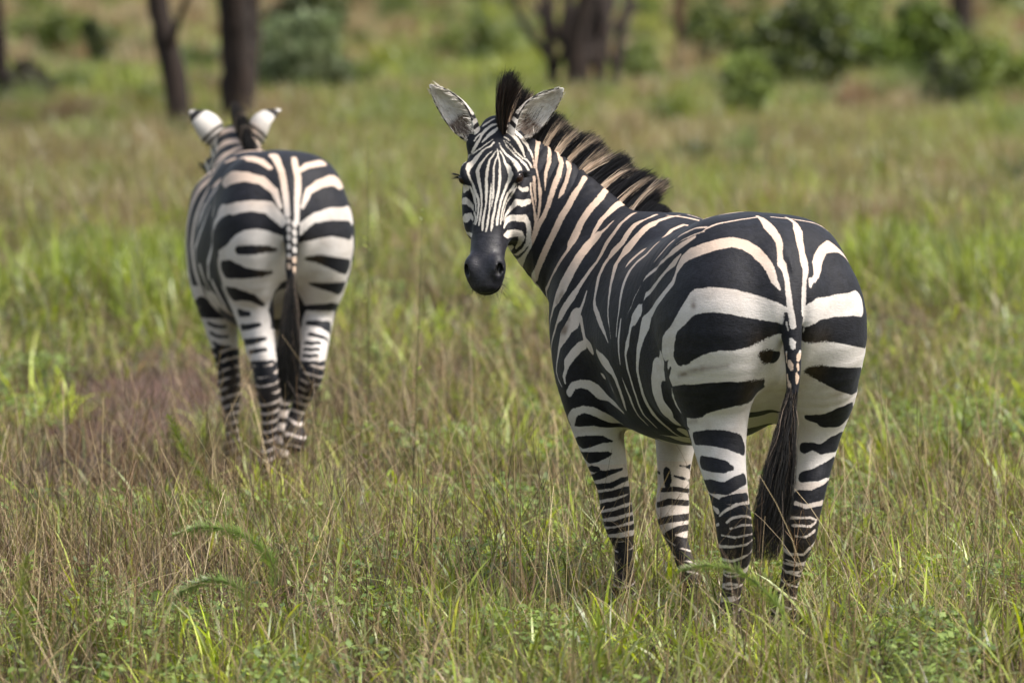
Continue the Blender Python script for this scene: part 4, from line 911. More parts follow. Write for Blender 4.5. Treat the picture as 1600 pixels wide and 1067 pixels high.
    tang = np.gradient(C[:, :3], axis=0); tang = np.stack([np.interp(u, seg, tang[:, j]) for j in range(3)], 1); tang /= np.linalg.norm(tang, axis=1)[:, None]
    lat = np.cross(tang, K[:, 3:6]); lat /= np.linalg.norm(lat, axis=1)[:, None]
    offl = rng.uniform(-.015, .015, nm) * np.clip(.3 + u / .12, .3, 1)
    rt = K[:, :3] + lat * offl[:, None]
    cols = np.empty((nm, 3)); tan = np.array([.80, .62, .46]); blk = np.array([.012, .011, .012])
    bands = [(seg[np.argmin(np.linalg.norm(C[:, :3] - np.array(b[:3]), axis=1))], b[3]) for b in Z['mane_bands']]
    pale = np.zeros(nm, bool); uj = u + rng.normal(0, .0035, nm)
    for c_, w_ in bands: pale |= np.abs(uj - c_) < w_
    cols = np.where(pale[:, None], tan * rng.uniform(.7, 1.15, (nm, 1)), blk * rng.uniform(.6, 1.8, (nm, 1)))
    brown = (u < .05) & ~pale & (rng.random(nm) < .5); cols[brown] = (.06, .035, .025)
    rt = rt - K[:, 3:6] * .022
    tips = np.tile(blk, (nm, 1)) * rng.uniform(.7, 2.0, (nm, 1))
    strands('mane', rt, D, (K[:, 6] * Z.get('mane_len', 1.0) + .022) * rng.uniform(.80, 1.04, nm) * (.93 + .07 * np.sin(u * 60)), .0022, cols, tips, rng.uniform(.55, .95, nm),
            np.array(Z.get('mane_bend', (-.1, 0, -.05)))[None] + rng.normal(0, .04, (nm, 3)), mats['hair'], root, rng, 4)
    # tail tuft
    D0 = catmull(Z['tuft'], 10)   # x y z radius(lateral)
    nt_ = 5200
    k0 = rng.beta(1.0, 1.6, nt_) * .62
    lat_, fa = rng.uniform(-1, 1, nt_), rng.normal(0, .5, nt_)
    t = np.linspace(0, 1, 9); L_ = rng.uniform(.25, .62, nt_)
    rows = []
    pos = np.clip(k0[:, None] + L_[:, None] * t[None], 0, 1) * (len(D0) - 1)
    G = [np.interp(pos, np.arange(len(D0)), D0[:, j]) for j in range(4)]
    spread = G[3] * (.35 + .65 * t[None] ** .6)
    wv = .004 * np.sin(pos * .5 + rng.uniform(0, 6.28, (nt_, 1)))
    X = G[0] + fa[:, None] * G[3] * .45; Y = G[1] + lat_[:, None] * spread + wv; Zz = G[2] + rng.normal(0, .003, (nt_, 1))
    Cc = np.stack([X, Y, Zz], -1)
    a = rng.uniform(0, 3.14, nt_); uu = np.stack([np.cos(a), np.sin(a), 0 * a], 1)[:, None]
    w = (.0017 * (1 - .8 * t ** 2))[None, :, None]
    VV = np.stack([Cc + uu * w * .5, Cc - uu * w * .5], 2).reshape(-1, 3)
    bs = (np.arange(nt_) * 18)[:, None] + (np.arange(8) * 2)[None]
    QQ = np.stack([bs, bs + 1, bs + 3, bs + 2], -1).reshape(-1, 4)
    o = mesh_np('tail_tuft', VV, quads=QQ, mat=mats['hair'], parent=root)
    gray = rng.random(nt_) < np.where(k0 < .12, .40, .01)
    hc = np.where(gray[:, None], np.array([.30, .23, .18]) * rng.uniform(.5, 1.2, (nt_, 1)), np.array([.012, .011, .011]) * rng.uniform(.6, 2.0, (nt_, 1)))
    vcol(o, 'tint', np.repeat(hc, 18, axis=0))
    if seen_from_front:
        m_ = 150
        r_ = np.array([P + d * rng.uniform(.49, .535) + s * rng.uniform(-.05, .05) - n * rng.uniform(.05, .11) for _ in range(m_)])
        dd = np.array([nrm(d * rng.uniform(.3, 1) + s * rng.normal(0, .7) + n * rng.normal(.1, .4)) for _ in range(m_)])
        bc = np.tile(np.array([.03, .025, .02]), (m_, 1))
        strands('whiskers', r_, dd, rng.uniform(.02, .06, m_), .0013, bc, bc, .5, np.zeros((m_, 3)), mats['hair'], root, rng, 3)
    return root

eye_m = bpy.data.materials.new('dark_eye'); eye_m.use_nodes = True
_b = eye_m.node_tree.nodes['Principled BSDF']; _b.inputs['Base Color'].default_value = (.022, .010, .006, 1); _b.inputs['Roughness'].default_value = .08
ZMATS = dict(coat=coat_material(), hair=hair_material('coarse_hair'), eye=eye_m)

def wl(Z, v): return loc_dir(Z, v)
ZEB_MAIN['ears'] = [
    dict(at=(.045, -.062, -.035), axis=wl(ZEB_MAIN, (-.66, .02, .78)), open=wl(ZEB_MAIN, (-.30, -.90, -.10)), L=.215, W=.045, sgn=-1),
    dict(at=(.045, .062, -.035), axis=wl(ZEB_MAIN, (.76, .06, .74)), open=wl(ZEB_MAIN, (.38, -.90, -.05)), L=.215, W=.049, sgn=1)]
_cr = []
for p, w, l in [((1.40, .392, 1.520), (-.03, -.25, 1), .19), ((1.455, .385, 1.553), (.0, -.05, 1), .19), ((1.475, .345, 1.548), (.10, .1, 1), .13), ((1.472, .30, 1.52), (.22, .1, 1), .12), ((1.466, .255, 1.482), (.35, .1, .93), .115),
                ((1.435, .213, 1.445), (.48, .1, .86), .12), ((1.404, .175, 1.415), (.6, .1, .8), .125), ((1.364, .14, 1.382), (.70, .1, .72), .13), ((1.30, .093, 1.338), (.76, .1, .66), .13), ((1.23, .055, 1.298), (.70, .1, .72), .13),
                ((1.17, .040, 1.282), (.66, .1, .78), .13), ((1.13, .030, 1.272), (.55, .1, .8), .055), ((1.08, .01, 1.266), (.50, .1, .8), .035), ((1.02, 0, 1.262), (.5, .1, .7), .015)]:
    q = nrm(np.array(wl(ZEB_MAIN, w)))
    _cr.append((*p, *q, l))
ZEB_MAIN['crest'] = _cr
ZEB_MAIN['mane_bend'] = wl(ZEB_MAIN, (.18, 0, -.10))
ZEB_MAIN['mane_len'] = .90
ZEB_MAIN['mane_bands'] = [(1.474, .36, 1.549, .007), (1.473, .315, 1.53, .007), (1.452, .235, 1.465, .008), (1.430, .207, 1.441, .010), (1.404, .175, 1.415, .012), (1.364, .14, 1.382, .014), (1.30, .093, 1.338, .013), (1.235, .058, 1.30, .012), (1.165, .04, 1.28, .009)]
ZEB_MAIN['tuft'] = [(-.025, .012, .84, .014), (-.032, .028, .76, .024), (-.036, .045, .66, .036), (-.034, .062, .56, .050), (-.030, .078, .46, .056), (-.026, .090, .38, .050), (-.022, .098, .30, .038)]

import copy
ZEB_MAIN['folds'] = ((-.27, -.75, -.60), (1.42, .22, 1.33), (.17, .20, .22))
ZEB_FAR = copy.deepcopy({k: v for k, v in ZEB_MAIN.items() if k not in ('ears', 'crest')})
ZEB_FAR['origin'] = (-.829, 26.0, 0.0); ZEB_FAR['phi'] = math.radians(10)
ZEB_FAR['lo'] = (-.12, -.46, -.03); ZEB_FAR['hi'] = (2.1, .52, 1.66)
ZEB_FAR['torso'] = [(x, 0, zt, zb, w * .90) for x, ys, zt, zb, w in ZEB_FAR['torso']]
ZEB_FAR['neck'] = [(1.05, 0, 1.00, .17, .20, .20), (1.20, .005, 1.06, .15, .19, .21), (1.32, .01, 1.13, .125, .175, .19), (1.42, .01, 1.19, .105, .15, .16), (1.50, .012, 1.24, .09, .13, .13), (1.55, .015, 1.27, .08, .10, .11)]
ZEB_FAR['dark_legs'] = True
ZEB_FAR['muscle'] = [((c[0], c[1] * (.70 if c[0] > 1 else .86), c[2]), (r[0], r[1] * .93, r[2]), k) for c, r, k in ZEB_FAR['muscle']]
ZEB_FAR['neck_up'] = [(-.4, 0, 1)] * 6
ZEB_FAR['head'] = dict(poll=(1.55, .01, 1.335), d=(.70, .10, -.70), n=(.70, .10, .70))
ZEB_FAR['legs'] = [
    dict(rows=[(.36, .12, 1.10, .14, .15, .20), (.27, .145, .97, .145, .20, .23), (.26, .145, .84, .122, .20, .20), (.27, .13, .74, .092, .17, .15), (.24, .115, .65, .070, .13, .11), (.19, .105, .56, .058, .09, .085),
               (.14, .095, .48, .050, .062, .075), (.115, .085, .41, .048, .060, .064), (.105, .08, .34, .040, .054, .054), (.10, .08, .28, .032, .040, .038), (.105, .085, .20, .027, .032, .034), (.108, .09, .14, .032, .036, .038),
               (.12, .09, .10, .038, .042, .044), (.15, .09, .055, .036, .040, .040), (.17, .09, .0, .052, .062, .055)]),
    dict(rows=[(.36, -.12, 1.10, .14, .15, .20), (.29, -.145, .97, .145, .20, .23), (.31, -.155, .84, .125, .20, .20), (.34, -.155, .74, .098, .17, .15), (.33, -.140, .65, .076, .13, .11), (.25, -.125, .57, .060, .09, .085),
               (.15, -.105, .50, .050, .062, .075), (.12, -.092, .44, .048, .056, .060), (.15, -.070, .38, .038, .044, .044), (.18, -.050, .32, .030, .034, .036), (.18, -.038, .28, .034, .038, .040),
               (.15, -.03, .25, .035, .038, .040), (.12, -.025, .215, .046, .045, .045), (.09, -.02, .19, .046, .045, .035)]),
    dict(rows=[(1.22, .15, 1.08, .075, .12, .16), (1.20, .165, .94, .085, .13, .17), (1.16, .165, .80, .085, .125, .15), (1.13, .145, .68, .076, .10, .12), (1.12, .125, .58, .064, .080, .090), (1.11, .108, .49, .054, .062, .068),
               (1.11, .098, .42, .046, .055, .055), (1.11, .092, .355, .047, .056, .050), (1.11, .088, .30, .042, .048, .044), (1.10, .085, .24, .030, .036, .036), (1.10, .083, .16, .029, .033, .038), (1.105, .082, .10, .037, .042, .042),
               (1.13, .08, .055, .035, .040, .036), (1.15, .08, .0, .052, .062, .052)]),
    dict(rows=[(1.20, -.10, 1.08, .075, .12, .16), (1.16, -.12, .94, .085, .13, .17), (1.08, -.12, .80, .085, .125, .15), (1.02, -.11, .68, .074, .10, .12), (.97, -.10, .58, .062, .078, .088), (.93, -.09, .49, .052, .060, .066),
               (.91, -.085, .42, .046, .055, .055), (.89, -.083, .355, .047, .056, .050), (.88, -.080, .30, .042, .048, .044), (.87, -.078, .24, .029, .034, .036), (.86, -.076, .16, .029, .033, .038), (.86, -.075, .10, .036, .042, .042),
               (.88, -.075, .055, .035, .040, .036), (.90, -.075, .0, .052, .062, .052)])]
for _l in ZEB_FAR['legs'][:2]: _l['rows'] = [(a, b * .93, c, d * (.92 if c > .7 else 1), e, f) for a, b, c, d, e, f in _l['rows']]
ZEB_FAR['dock'] = [(.12, 0, 1.17, .035, .04, .04), (.045, .0, 1.10, .032, .035, .035), (.005, .004, 1.02, .028, .030, .030), (-.014, .006, .92, .024, .024, .024), (-.022, .01, .84, .020, .020, .020), (-.025, .012, .76, .015, .015, .015)]
ZEB_FAR['tuft'] = [(-.025, .008, .88, .012), (-.032, .010, .80, .020), (-.034, .015, .70, .032), (-.034, .018, .60, .042), (-.030, .02, .50, .044), (-.026, .02, .42, .036), (-.022, .02, .35, .022)]
_cr = []
for p, w, l in [((1.545, .012, 1.355), (-.05, .2, 1), .11), ((1.50, .012, 1.345), (.0, .1, 1), .12), ((1.42, .010, 1.325), (.05, 0, 1), .12), ((1.32, .01, 1.305), (0.05, 0, 1), .11), ((1.20, .005, 1.275), (0, 0, 1), .09), ((1.06, 0, 1.255), (0, 0, 1), .04)]:
    _cr.append((*p, *nrm(np.array(wl(ZEB_FAR, w))), l))
ZEB_FAR['crest'] = _cr
ZEB_FAR['mane_bands'] = [(1.40, .01, 1.325, .008), (1.25, .005, 1.29, .010)]; ZEB_FAR['mane_bend'] = (0, 0, 0); ZEB_FAR['n_mane'] = 4500
ZEB_FAR['ears'] = [
    dict(at=(.02, .070, -.045), axis=wl(ZEB_FAR, (-.62, .15, .66)), open=wl(ZEB_FAR, (-.55, .75, -.3)), L=.175, W=.060, sgn=-1, fringe=False, blk=.74),
    dict(at=(.02, -.070, -.045), axis=wl(ZEB_FAR, (.60, .2, .70)), open=wl(ZEB_FAR, (.85, .45, -.3)), L=.175, W=.060, sgn=1, fringe=False, blk=.74)]
# ------------------------------------------------------------------ ground, grass, bushes, trees
RNG = np.random.default_rng(11)
def vnoise(x, y, sc, seed):
    """smooth value noise in 0..1"""
    r = np.random.default_rng(seed); T = r.random((256, 256))
    X, Y = np.asarray(x) / sc + 1000, np.asarray(y) / sc + 1000
    i, j = np.floor(X).astype(int), np.floor(Y).astype(int); u, v = X - i, Y - j
    u, v = u * u * (3 - 2 * u), v * v * (3 - 2 * v)
    g = lambda a, b: T[a % 256, b % 256]
    return (g(i, j) * (1 - u) + g(i + 1, j) * u) * (1 - v) + (g(i, j + 1) * (1 - u) + g(i + 1, j + 1) * u) * v

def ground_z(x, y):
    return .05 * (vnoise(x, y, 2.2, 3) - .5) * sm(np.abs(np.asarray(y) - 20.5), .2, 3) + .5 * (vnoise(x, y, 30, 4) - .5) * sm(np.asarray(y), 40, 90)

def blob(x, y, cx, cy, rx, ry):
    return np.exp(-((x - cx) / rx) ** 2 - ((y - cy) / ry) ** 2)

def dryness(x, y):
    """0 = lush green, 1 = dry brown"""
    d = .12 + .75 * vnoise(x, y, 1.1 + 0 * x, 21) * .5 + .55 * vnoise(x, y * .4, 3.5, 22) * .6
    d = d + .26 * blob(x, y, -1.25, 20.4, .9, 1.6) + .30 * blob(x, y, -1.9, 25, 1.0, 3.5) - .05 - .34 * blob(x, y, .5, 20.0, .8, 1.0) - .18 * blob(x, y, 1.2, 20, .5, 2) - .2 * blob(x, y, .1, 19, .8, 1)
    d = d - .55 * blob(x, y, -2.3, 38, 1.2, 4.5) + .35 * blob(x, y, -.6, 30, 1.2, 5) + .22 * blob(x, y, 2.3, 60, 2.5, 12) + .12 * blob(x, y, -4, 60, 3, 9) - .35 * blob(x, y, 2.7, 37, .9, 5)
    d = d - .45 * blob(x, y, 4, 105, 12, 22) - .3 * blob(x, y, -4.5, 90, 5, 14)
    d = d + .75 * (vnoise(x, y * .12, 1.3, 23) - .5) * sm(y, 28, 45) + .04
    return np.clip(d, 0, 1)

def bare(x, y): return np.clip(1.6 * blob(x, y, -1.62, 30.2, .50, 4.2) * (.50 + .75 * vnoise(x, y * .5, .35, 91)), 0, 1)

def grass_material(name, trans=.35, rough=.45):
    m = bpy.data.materials.new(name); m.use_nodes = True
    nt = m.node_tree; N = nt.nodes; L = nt.links; bs = N['Principled BSDF']
    a = N.new('ShaderNodeAttribute'); a.attribute_name = 'tint'
    L.new(a.outputs['Color'], bs.inputs['Base Color'])
    bs.inputs['Roughness'].default_value = rough; bs.inputs['Specular IOR Level'].default_value = .5
    if trans:
        t = N.new('ShaderNodeBsdfTranslucent'); mx = N.new('ShaderNodeMixShader'); mx.inputs[0].default_value = trans
        hs_ = N.new('ShaderNodeHueSaturation'); hs_.inputs['Value'].default_value = 1.5; hs_.inputs['Saturation'].default_value = 1.1; hs_.inputs['Hue'].default_value = .485
        L.new(a.outputs['Color'], hs_.inputs['Color']); L.new(hs_.outputs[0], t.inputs['Color'])
        L.new(bs.outputs[0], mx.inputs[1]); L.new(t.outputs[0], mx.inputs[2]); L.new(mx.outputs[0], N['Material Output'].inputs[0])
    return m
GM = grass_material('grass_blades', .38, .33); DM = grass_material('dry_stems', .15, .6)

def blades(name, x, y, L, W, lean, bend, col, mat, nseg=4, taper=1.0, z0=None, label=None, cat='grass', kind='stuff', parent=None, az=None, rng=RNG):
    n = len(x); z = (ground_z(x, y) if z0 is None else z0) - .01
    az = rng.uniform(0, 2 * np.pi, n) if az is None else az
    h = np.stack([np.cos(az), np.sin(az)], 1)
    t = np.linspace(0, 1, nseg + 1)
    th = lean[:, None] + bend[:, None] * t[None] ** 1.3          # angle from vertical along the blade
    ds = L[:, None] / nseg
    thm = (th[:, 1:] + th[:, :-1]) / 2
    hx = np.concatenate([np.zeros((n, 1)), np.cumsum(np.sin(thm) * ds, 1)], 1); hz = np.concatenate([np.zeros((n, 1)), np.cumsum(np.cos(thm) * ds, 1)], 1)
    C = np.stack([x[:, None] + h[:, :1] * hx, y[:, None] + h[:, 1:] * hx, z[:, None] + hz], -1)
    C[..., 2] = np.maximum(C[..., 2], z[:, None])
    tw = az + np.pi / 2 + rng.normal(0, .6, n)
    u = np.stack([np.cos(tw), np.sin(tw), rng.normal(0, .15, n)], 1)
    prof = np.interp(t, [0, .3, .75, 1], [.6, 1, .75, .06]) if taper else np.interp(t, [0, 1], [1, .5])
    w = W[:, None] * prof[None] * .5
    V = np.stack([C + u[:, None] * w[..., None], C - u[:, None] * w[..., None]], 2).reshape(-1, 3)
    b = (np.arange(n) * (nseg + 1) * 2)[:, None] + (np.arange(nseg) * 2)[None]
    Q = np.stack([b, b + 1, b + 3, b + 2], -1).reshape(-1, 4)
    return V, Q, np.repeat(col, (nseg + 1) * 2, axis=0)

def emit(name, parts, mat, label, cat='grass', kind='stuff', group=None, parent=None):
    Vs, Qs, Cs, k = [], [], [], 0
    for V, Q, C in parts:
        Vs.append(V); Qs.append(Q + k); Cs.append(C); k += len(V)
    o = mesh_np(name, np.concatenate(Vs), quads=np.concatenate(Qs), mat=mat, parent=parent)
    vcol(o, 'tint', np.concatenate(Cs))
    if parent is None: tag(o, label, cat, group, kind)
    return o

def scatter(n, y0, y1, marg, rng=RNG, pw=1.0):
    y = y0 + (y1 - y0) * rng.random(n) ** pw
    x = rng.uniform(-1, 1, n) * (.0745 * y + marg)
    return x, y

def clump(x, y, s, seed):
    """brightness of whole tufts: some old and dark, some young and pale"""
    return (.28 + 1.45 * vnoise(x, y, s, seed) ** 1.4)[:, None]

def tussock(x, y, n, r, rng=RNG):
    """scatter points gathered in tufts"""
    k = max(1, len(x)); i = rng.integers(0, k, n)
    rr = r * np.sqrt(rng.random(n)); a = rng.uniform(0, 6.28, n)
    return x[i] + rr * np.cos(a), y[i] + rr * np.sin(a), a

def pick(cols, n, rng=RNG, var=.25):
    cols = np.array(cols); c = cols[rng.integers(0, len(cols), n)]
    return c * rng.uniform(1 - var, 1 + var, (n, 1))
GREEN = [(.15, .205, .025), (.21, .275, .035), (.10, .135, .025), (.26, .32, .06), (.18, .20, .07), (.13, .155, .05), (.30, .33, .12)]
LIME = [(.36, .44, .05), (.30, .38, .045), (.42, .46, .10)]
DRY = [(.15, .105, .045), (.22, .155, .070), (.08, .055, .028), (.34, .26, .12), (.26, .185, .085), (.12, .08, .04)]
STRAW = [(.40, .30, .16), (.34, .25, .13), (.46, .37, .22)]
LITTER = [(.045, .032, .020), (.08, .055, .035), (.028, .02, .014), (.17, .13, .08)]

def keep(x, y, p, rng=RNG):
    m = rng.random(len(x)) < p; return x[m], y[m]

def near_grass():
    gp, dp, lp, cp = [], [], [], []
    bands = [(15.6, 19.0, 1.2, 33000, 1.0, 1.0), (19.0, 24.0, 1.4, 140000, 1.0, 1.0), (24.0, 33.0, 2.2, 90000, 1.5, 1.10), (33.0, 50.0, 3.2, 85000, 2.2, 1.3)]
    for y0, y1, mg, n, wsc, lsc in bands:
        gap = lambda x, y: sm(vnoise(x, y, .26 * wsc, 61) * .65 + vnoise(x, y, .8 * wsc, 62) * .35, .36, .55)
        # green blades in tufts
        cx, cy = scatter(n // 12, y0, y1, mg); cx, cy = keep(cx, cy, (1 - .96 * bare(cx, cy)) * (.03 + .97 * gap(cx, cy)))
        x, y, a = tussock(cx, cy, n, .08 * wsc ** .5)
        d = dryness(x, y); k = RNG.random(len(x)) < (1.1 - d * .85); x, y, a = x[k], y[k], a[k]; m = len(x)
        hgt = (.30 + 1.25 * vnoise(x, y, .38 * wsc, 31)) * (1 - .28 * sm(x, -.2, .3) * (1 - sm(x, 1.1, 1.4)) * (np.abs(y - 20.5) < 1.2))
        L = RNG.uniform(.07, .26, m) * hgt * lsc; W = RNG.uniform(.0035, .0105, m) * wsc ** .7
        c = pick(GREEN, m, var=.35); lime = RNG.random(m) < .10 + .38 * sm(vnoise(x, y, .8, 33), .45, .9); c[lime] = pick(LIME, lime.sum())
        c = c * clump(x, y, .10 * wsc, 81) * (.60 + .95 * vnoise(x, y, .45 * wsc, 83))[:, None]; yel = RNG.random(m) < .10; c[yel] = pick(STRAW, yel.sum())
        gp.append(blades('g', x, y, L, W, np.abs(RNG.normal(0, .60, m)), RNG.uniform(.0, 2.6, m), c, None, 5, az=a + RNG.normal(0, .8, m)))
        if y0 == 33.0:
            m = 6000; sel = RNG.integers(0, 5, m); cx = np.array([2.55, 2.95, 2.2, -2.3, -1.8])[sel]; cy = np.array([37.0, 38.5, 39.5, 38, 36.5])[sel]
            x = cx + RNG.normal(0, .13, m) * (1 + sel % 2); y = cy + RNG.normal(0, .6, m)
            gp.append(blades('g', x, y, RNG.uniform(.25, .6, m), RNG.uniform(.010, .022, m), np.abs(RNG.normal(0, .35, m)), RNG.uniform(0, 1.5, m), pick(LIME[1:2] + GREEN, m), None, 5))
        # long arching leaves
        m = n // 26; x, y = scatter(m, y0, y1, mg); k = RNG.random(m) < (1 - dryness(x, y)) * (1 - bare(x, y)); x, y = x[k], y[k]; m = len(x)
        c = pick(GREEN + LIME, m)
        gp.append(blades('g', x, y, RNG.uniform(.18, .42, m) * lsc, RNG.uniform(.006, .012, m) * wsc ** .7, RNG.uniform(.0, .5, m), RNG.uniform(.6, 2.6, m), c, None, 6))
        # broad bladed tufts
        q = max(8, int(n / 900)); cx, cy = scatter(q, y0, y1, mg); cx, cy = keep(cx, cy, (1.15 - dryness(cx, cy)) * (1 - bare(cx, cy))); per = 38; m = len(cx) * per
        if m:
            x = np.repeat(cx, per) + RNG.normal(0, .035 * wsc, m); y = np.repeat(cy, per) + RNG.normal(0, .035 * wsc, m); tc_ = np.repeat(pick(LIME + GREEN[:4], len(cx)), per, 0) * RNG.uniform(.7, 1.25, (m, 1)); sz = np.repeat(RNG.uniform(.6, 1.15, len(cx)), per)
            gp.append(blades('g', x, y, sz * RNG.uniform(.14, .36, m) * lsc, RNG.uniform(.008, .015, m) * wsc ** .7, np.abs(RNG.normal(0, .5, m)), RNG.uniform(.2, 2.2, m), tc_, None, 6))
        # long straws leaning over the rest
        m = int(n * .045); x, y = scatter(m, y0, y1, mg); x, y = keep(x, y, (.25 + dryness(x, y)) * (1 - .9 * bare(x, y))); m = len(x)
        dp.append(blades('d', x, y, RNG.uniform(.25, .65, m) * lsc, RNG.uniform(.0016, .0032, m) * wsc ** .8, RNG.uniform(.3, 1.25, m), RNG.normal(0, .35, m), pick(DRY + STRAW, m, var=.4), None, 5, taper=0))
        # dry thin stems in loose tufts, leaning every way
        nd = int(n * .36); cx, cy = scatter(nd // 6, y0, y1, mg); cx, cy = keep(cx, cy, (.15 + 1.0 * dryness(cx, cy)) * (.10 + .90 * gap(cx, cy)) * (1 - .90 * bare(cx, cy)))
        x, y, a = tussock(cx, cy, int(len(cx) * 6), .06 * wsc); m = len(x)
        c = pick(DRY, m, var=.35); st = RNG.random(m) < .15; c[st] = pick(STRAW, st.sum())
        c = c * clump(x, y, .12 * wsc, 82)
        dp.append(blades('d', x, y, RNG.uniform(.10, .34, m) * (.6 + .6 * vnoise(x, y, .7, 35)) * lsc, RNG.uniform(.0014, .0040, m) * wsc ** .8, np.abs(RNG.normal(0, .80, m)), RNG.normal(.1, 1.0, m), c, None, 5, taper=0))
        # branching dead stalks
        m = int(nd * .035); x, y = scatter(m, y0, y1, mg); k = RNG.random(m) < (.2 + .8 * dryness(x, y)) * (1 - .9 * bare(x, y)); x, y = x[k], y[k]; m = len(x)
        hh = RNG.uniform(.22, .50, m) * lsc; c = pick([(.06, .04, .025), (.11, .065, .035), (.20, .12, .06)], m); le = np.abs(RNG.normal(0, .25, m)); az = RNG.uniform(0, 6.28, m)
        dp.append(blades('d', x, y, hh, np.full(m, .003) * wsc ** .8, le, np.zeros(m), c, None, 2, taper=0, az=az))
        for b in range(6):
            u = RNG.uniform(.3, .95, m); q = hh * u
            dp.append(blades('d', x + np.cos(az) * np.sin(le) * q, y + np.sin(az) * np.sin(le) * q, hh * RNG.uniform(.2, .5, m), np.full(m, .0018) * wsc ** .8, RNG.uniform(.3, 1.0, m), RNG.normal(0, .4, m), c, None, 3, taper=0,
                             z0=ground_z(x, y) + np.cos(le) * q))
        # dead thatch of old tufts, dark and matted
        cx, cy = scatter(int(n / 260), y0, y1, mg); cx, cy = keep(cx, cy, (.25 + dryness(cx, cy)) * (1 - .85 * bare(cx, cy))); per = 45; m = len(cx) * per
        x = np.repeat(cx, per) + RNG.normal(0, .05 * wsc, m); y = np.repeat(cy, per) + RNG.normal(0, .05 * wsc, m)
        dp.append(blades('d', x, y, RNG.uniform(.08, .26, m) * lsc, RNG.uniform(.002, .005, m) * wsc ** .8, np.abs(RNG.normal(0, .8, m)), RNG.normal(0, .9, m), np.repeat(pick([(.05, .034, .022), (.09, .055, .03), (.16, .10, .05), (.03, .022, .015)], len(cx)), per, 0) * RNG.uniform(.6, 1.3, (m, 1)), None, 4, taper=0))
        # tall sparse stems, some snapped over
        m = int(nd * .05); x, y = scatter(m, y0, y1, mg); x, y = keep(x, y, 1 - .8 * bare(x, y)); m = len(x)
        c = pick(DRY + STRAW, m)
        dp.append(blades('d', x, y, RNG.uniform(.38, .72, m) * lsc, RNG.uniform(.0016, .0030, m) * wsc ** .8, np.abs(RNG.normal(0, .55, m)), np.abs(RNG.normal(0, 1.0, m)), c, None, 7, taper=0))
        # litter close to the soil
        nl = int(n * .45); x, y = scatter(nl, y0, y1, mg); x, y = keep(x, y, 1 - .3 * bare(x, y)); nl = len(x)
        c = pick(LITTER, nl, var=.4)
        lp.append(blades('l', x, y, RNG.uniform(.05, .16, nl), RNG.uniform(.002, .006, nl) * wsc ** .8, RNG.uniform(.4, 1.4, nl), RNG.uniform(0, 1.2, nl), c, None, 3))
        # small leafed ground cover
        nc = int(n * .24); cx, cy = scatter(nc // 30, y0, y1, mg); cx, cy = keep(cx, cy, sm(vnoise(cx, cy, .6 * wsc, 71), .42, .68) * (1.1 - dryness(cx, cy)) * (1 - .97 * bare(cx, cy)))
        if len(cx):
            x, y, a = tussock(cx, cy, nc, .10 * wsc); z = ground_z(x, y) + RNG.uniform(.02, .22, nc); az = RNG.uniform(0, 6.28, nc); el = RNG.normal(.1, .4, nc)
            dv = np.stack([np.cos(az) * np.cos(el), np.sin(az) * np.cos(el), np.sin(el)], 1); s = np.stack([-np.sin(az), np.cos(az), RNG.normal(0, .3, nc)], 1); l = (RNG.uniform(.014, .040, nc) * wsc ** .6)[:, None]
            p = np.stack([x, y, z], 1)
            cp.append((np.stack([p, p + dv * l * .5 + s * l * .28, p + dv * l, p + dv * l * .5 - s * l * .28], 1).reshape(-1, 3), np.arange(nc * 4).reshape(-1, 4), np.repeat(pick([(.13, .20, .04), (.18, .26, .05), (.10, .15, .04), (.24, .32, .08)], nc), 4, axis=0)))
    emit('green_grass', gp, GM, 'tufts of fresh green grass blades covering the ground around both zebras')
    emit('dry_grass', dp, DM, 'thin brown dry grass stems standing among the green tufts')
    emit('grass_litter', lp, DM, 'dead brown grass litter lying low on the soil')
    emit('leafy_ground_cover', cp, LEAF, 'low small leafed green ground cover between the grass tufts', 'ground cover')

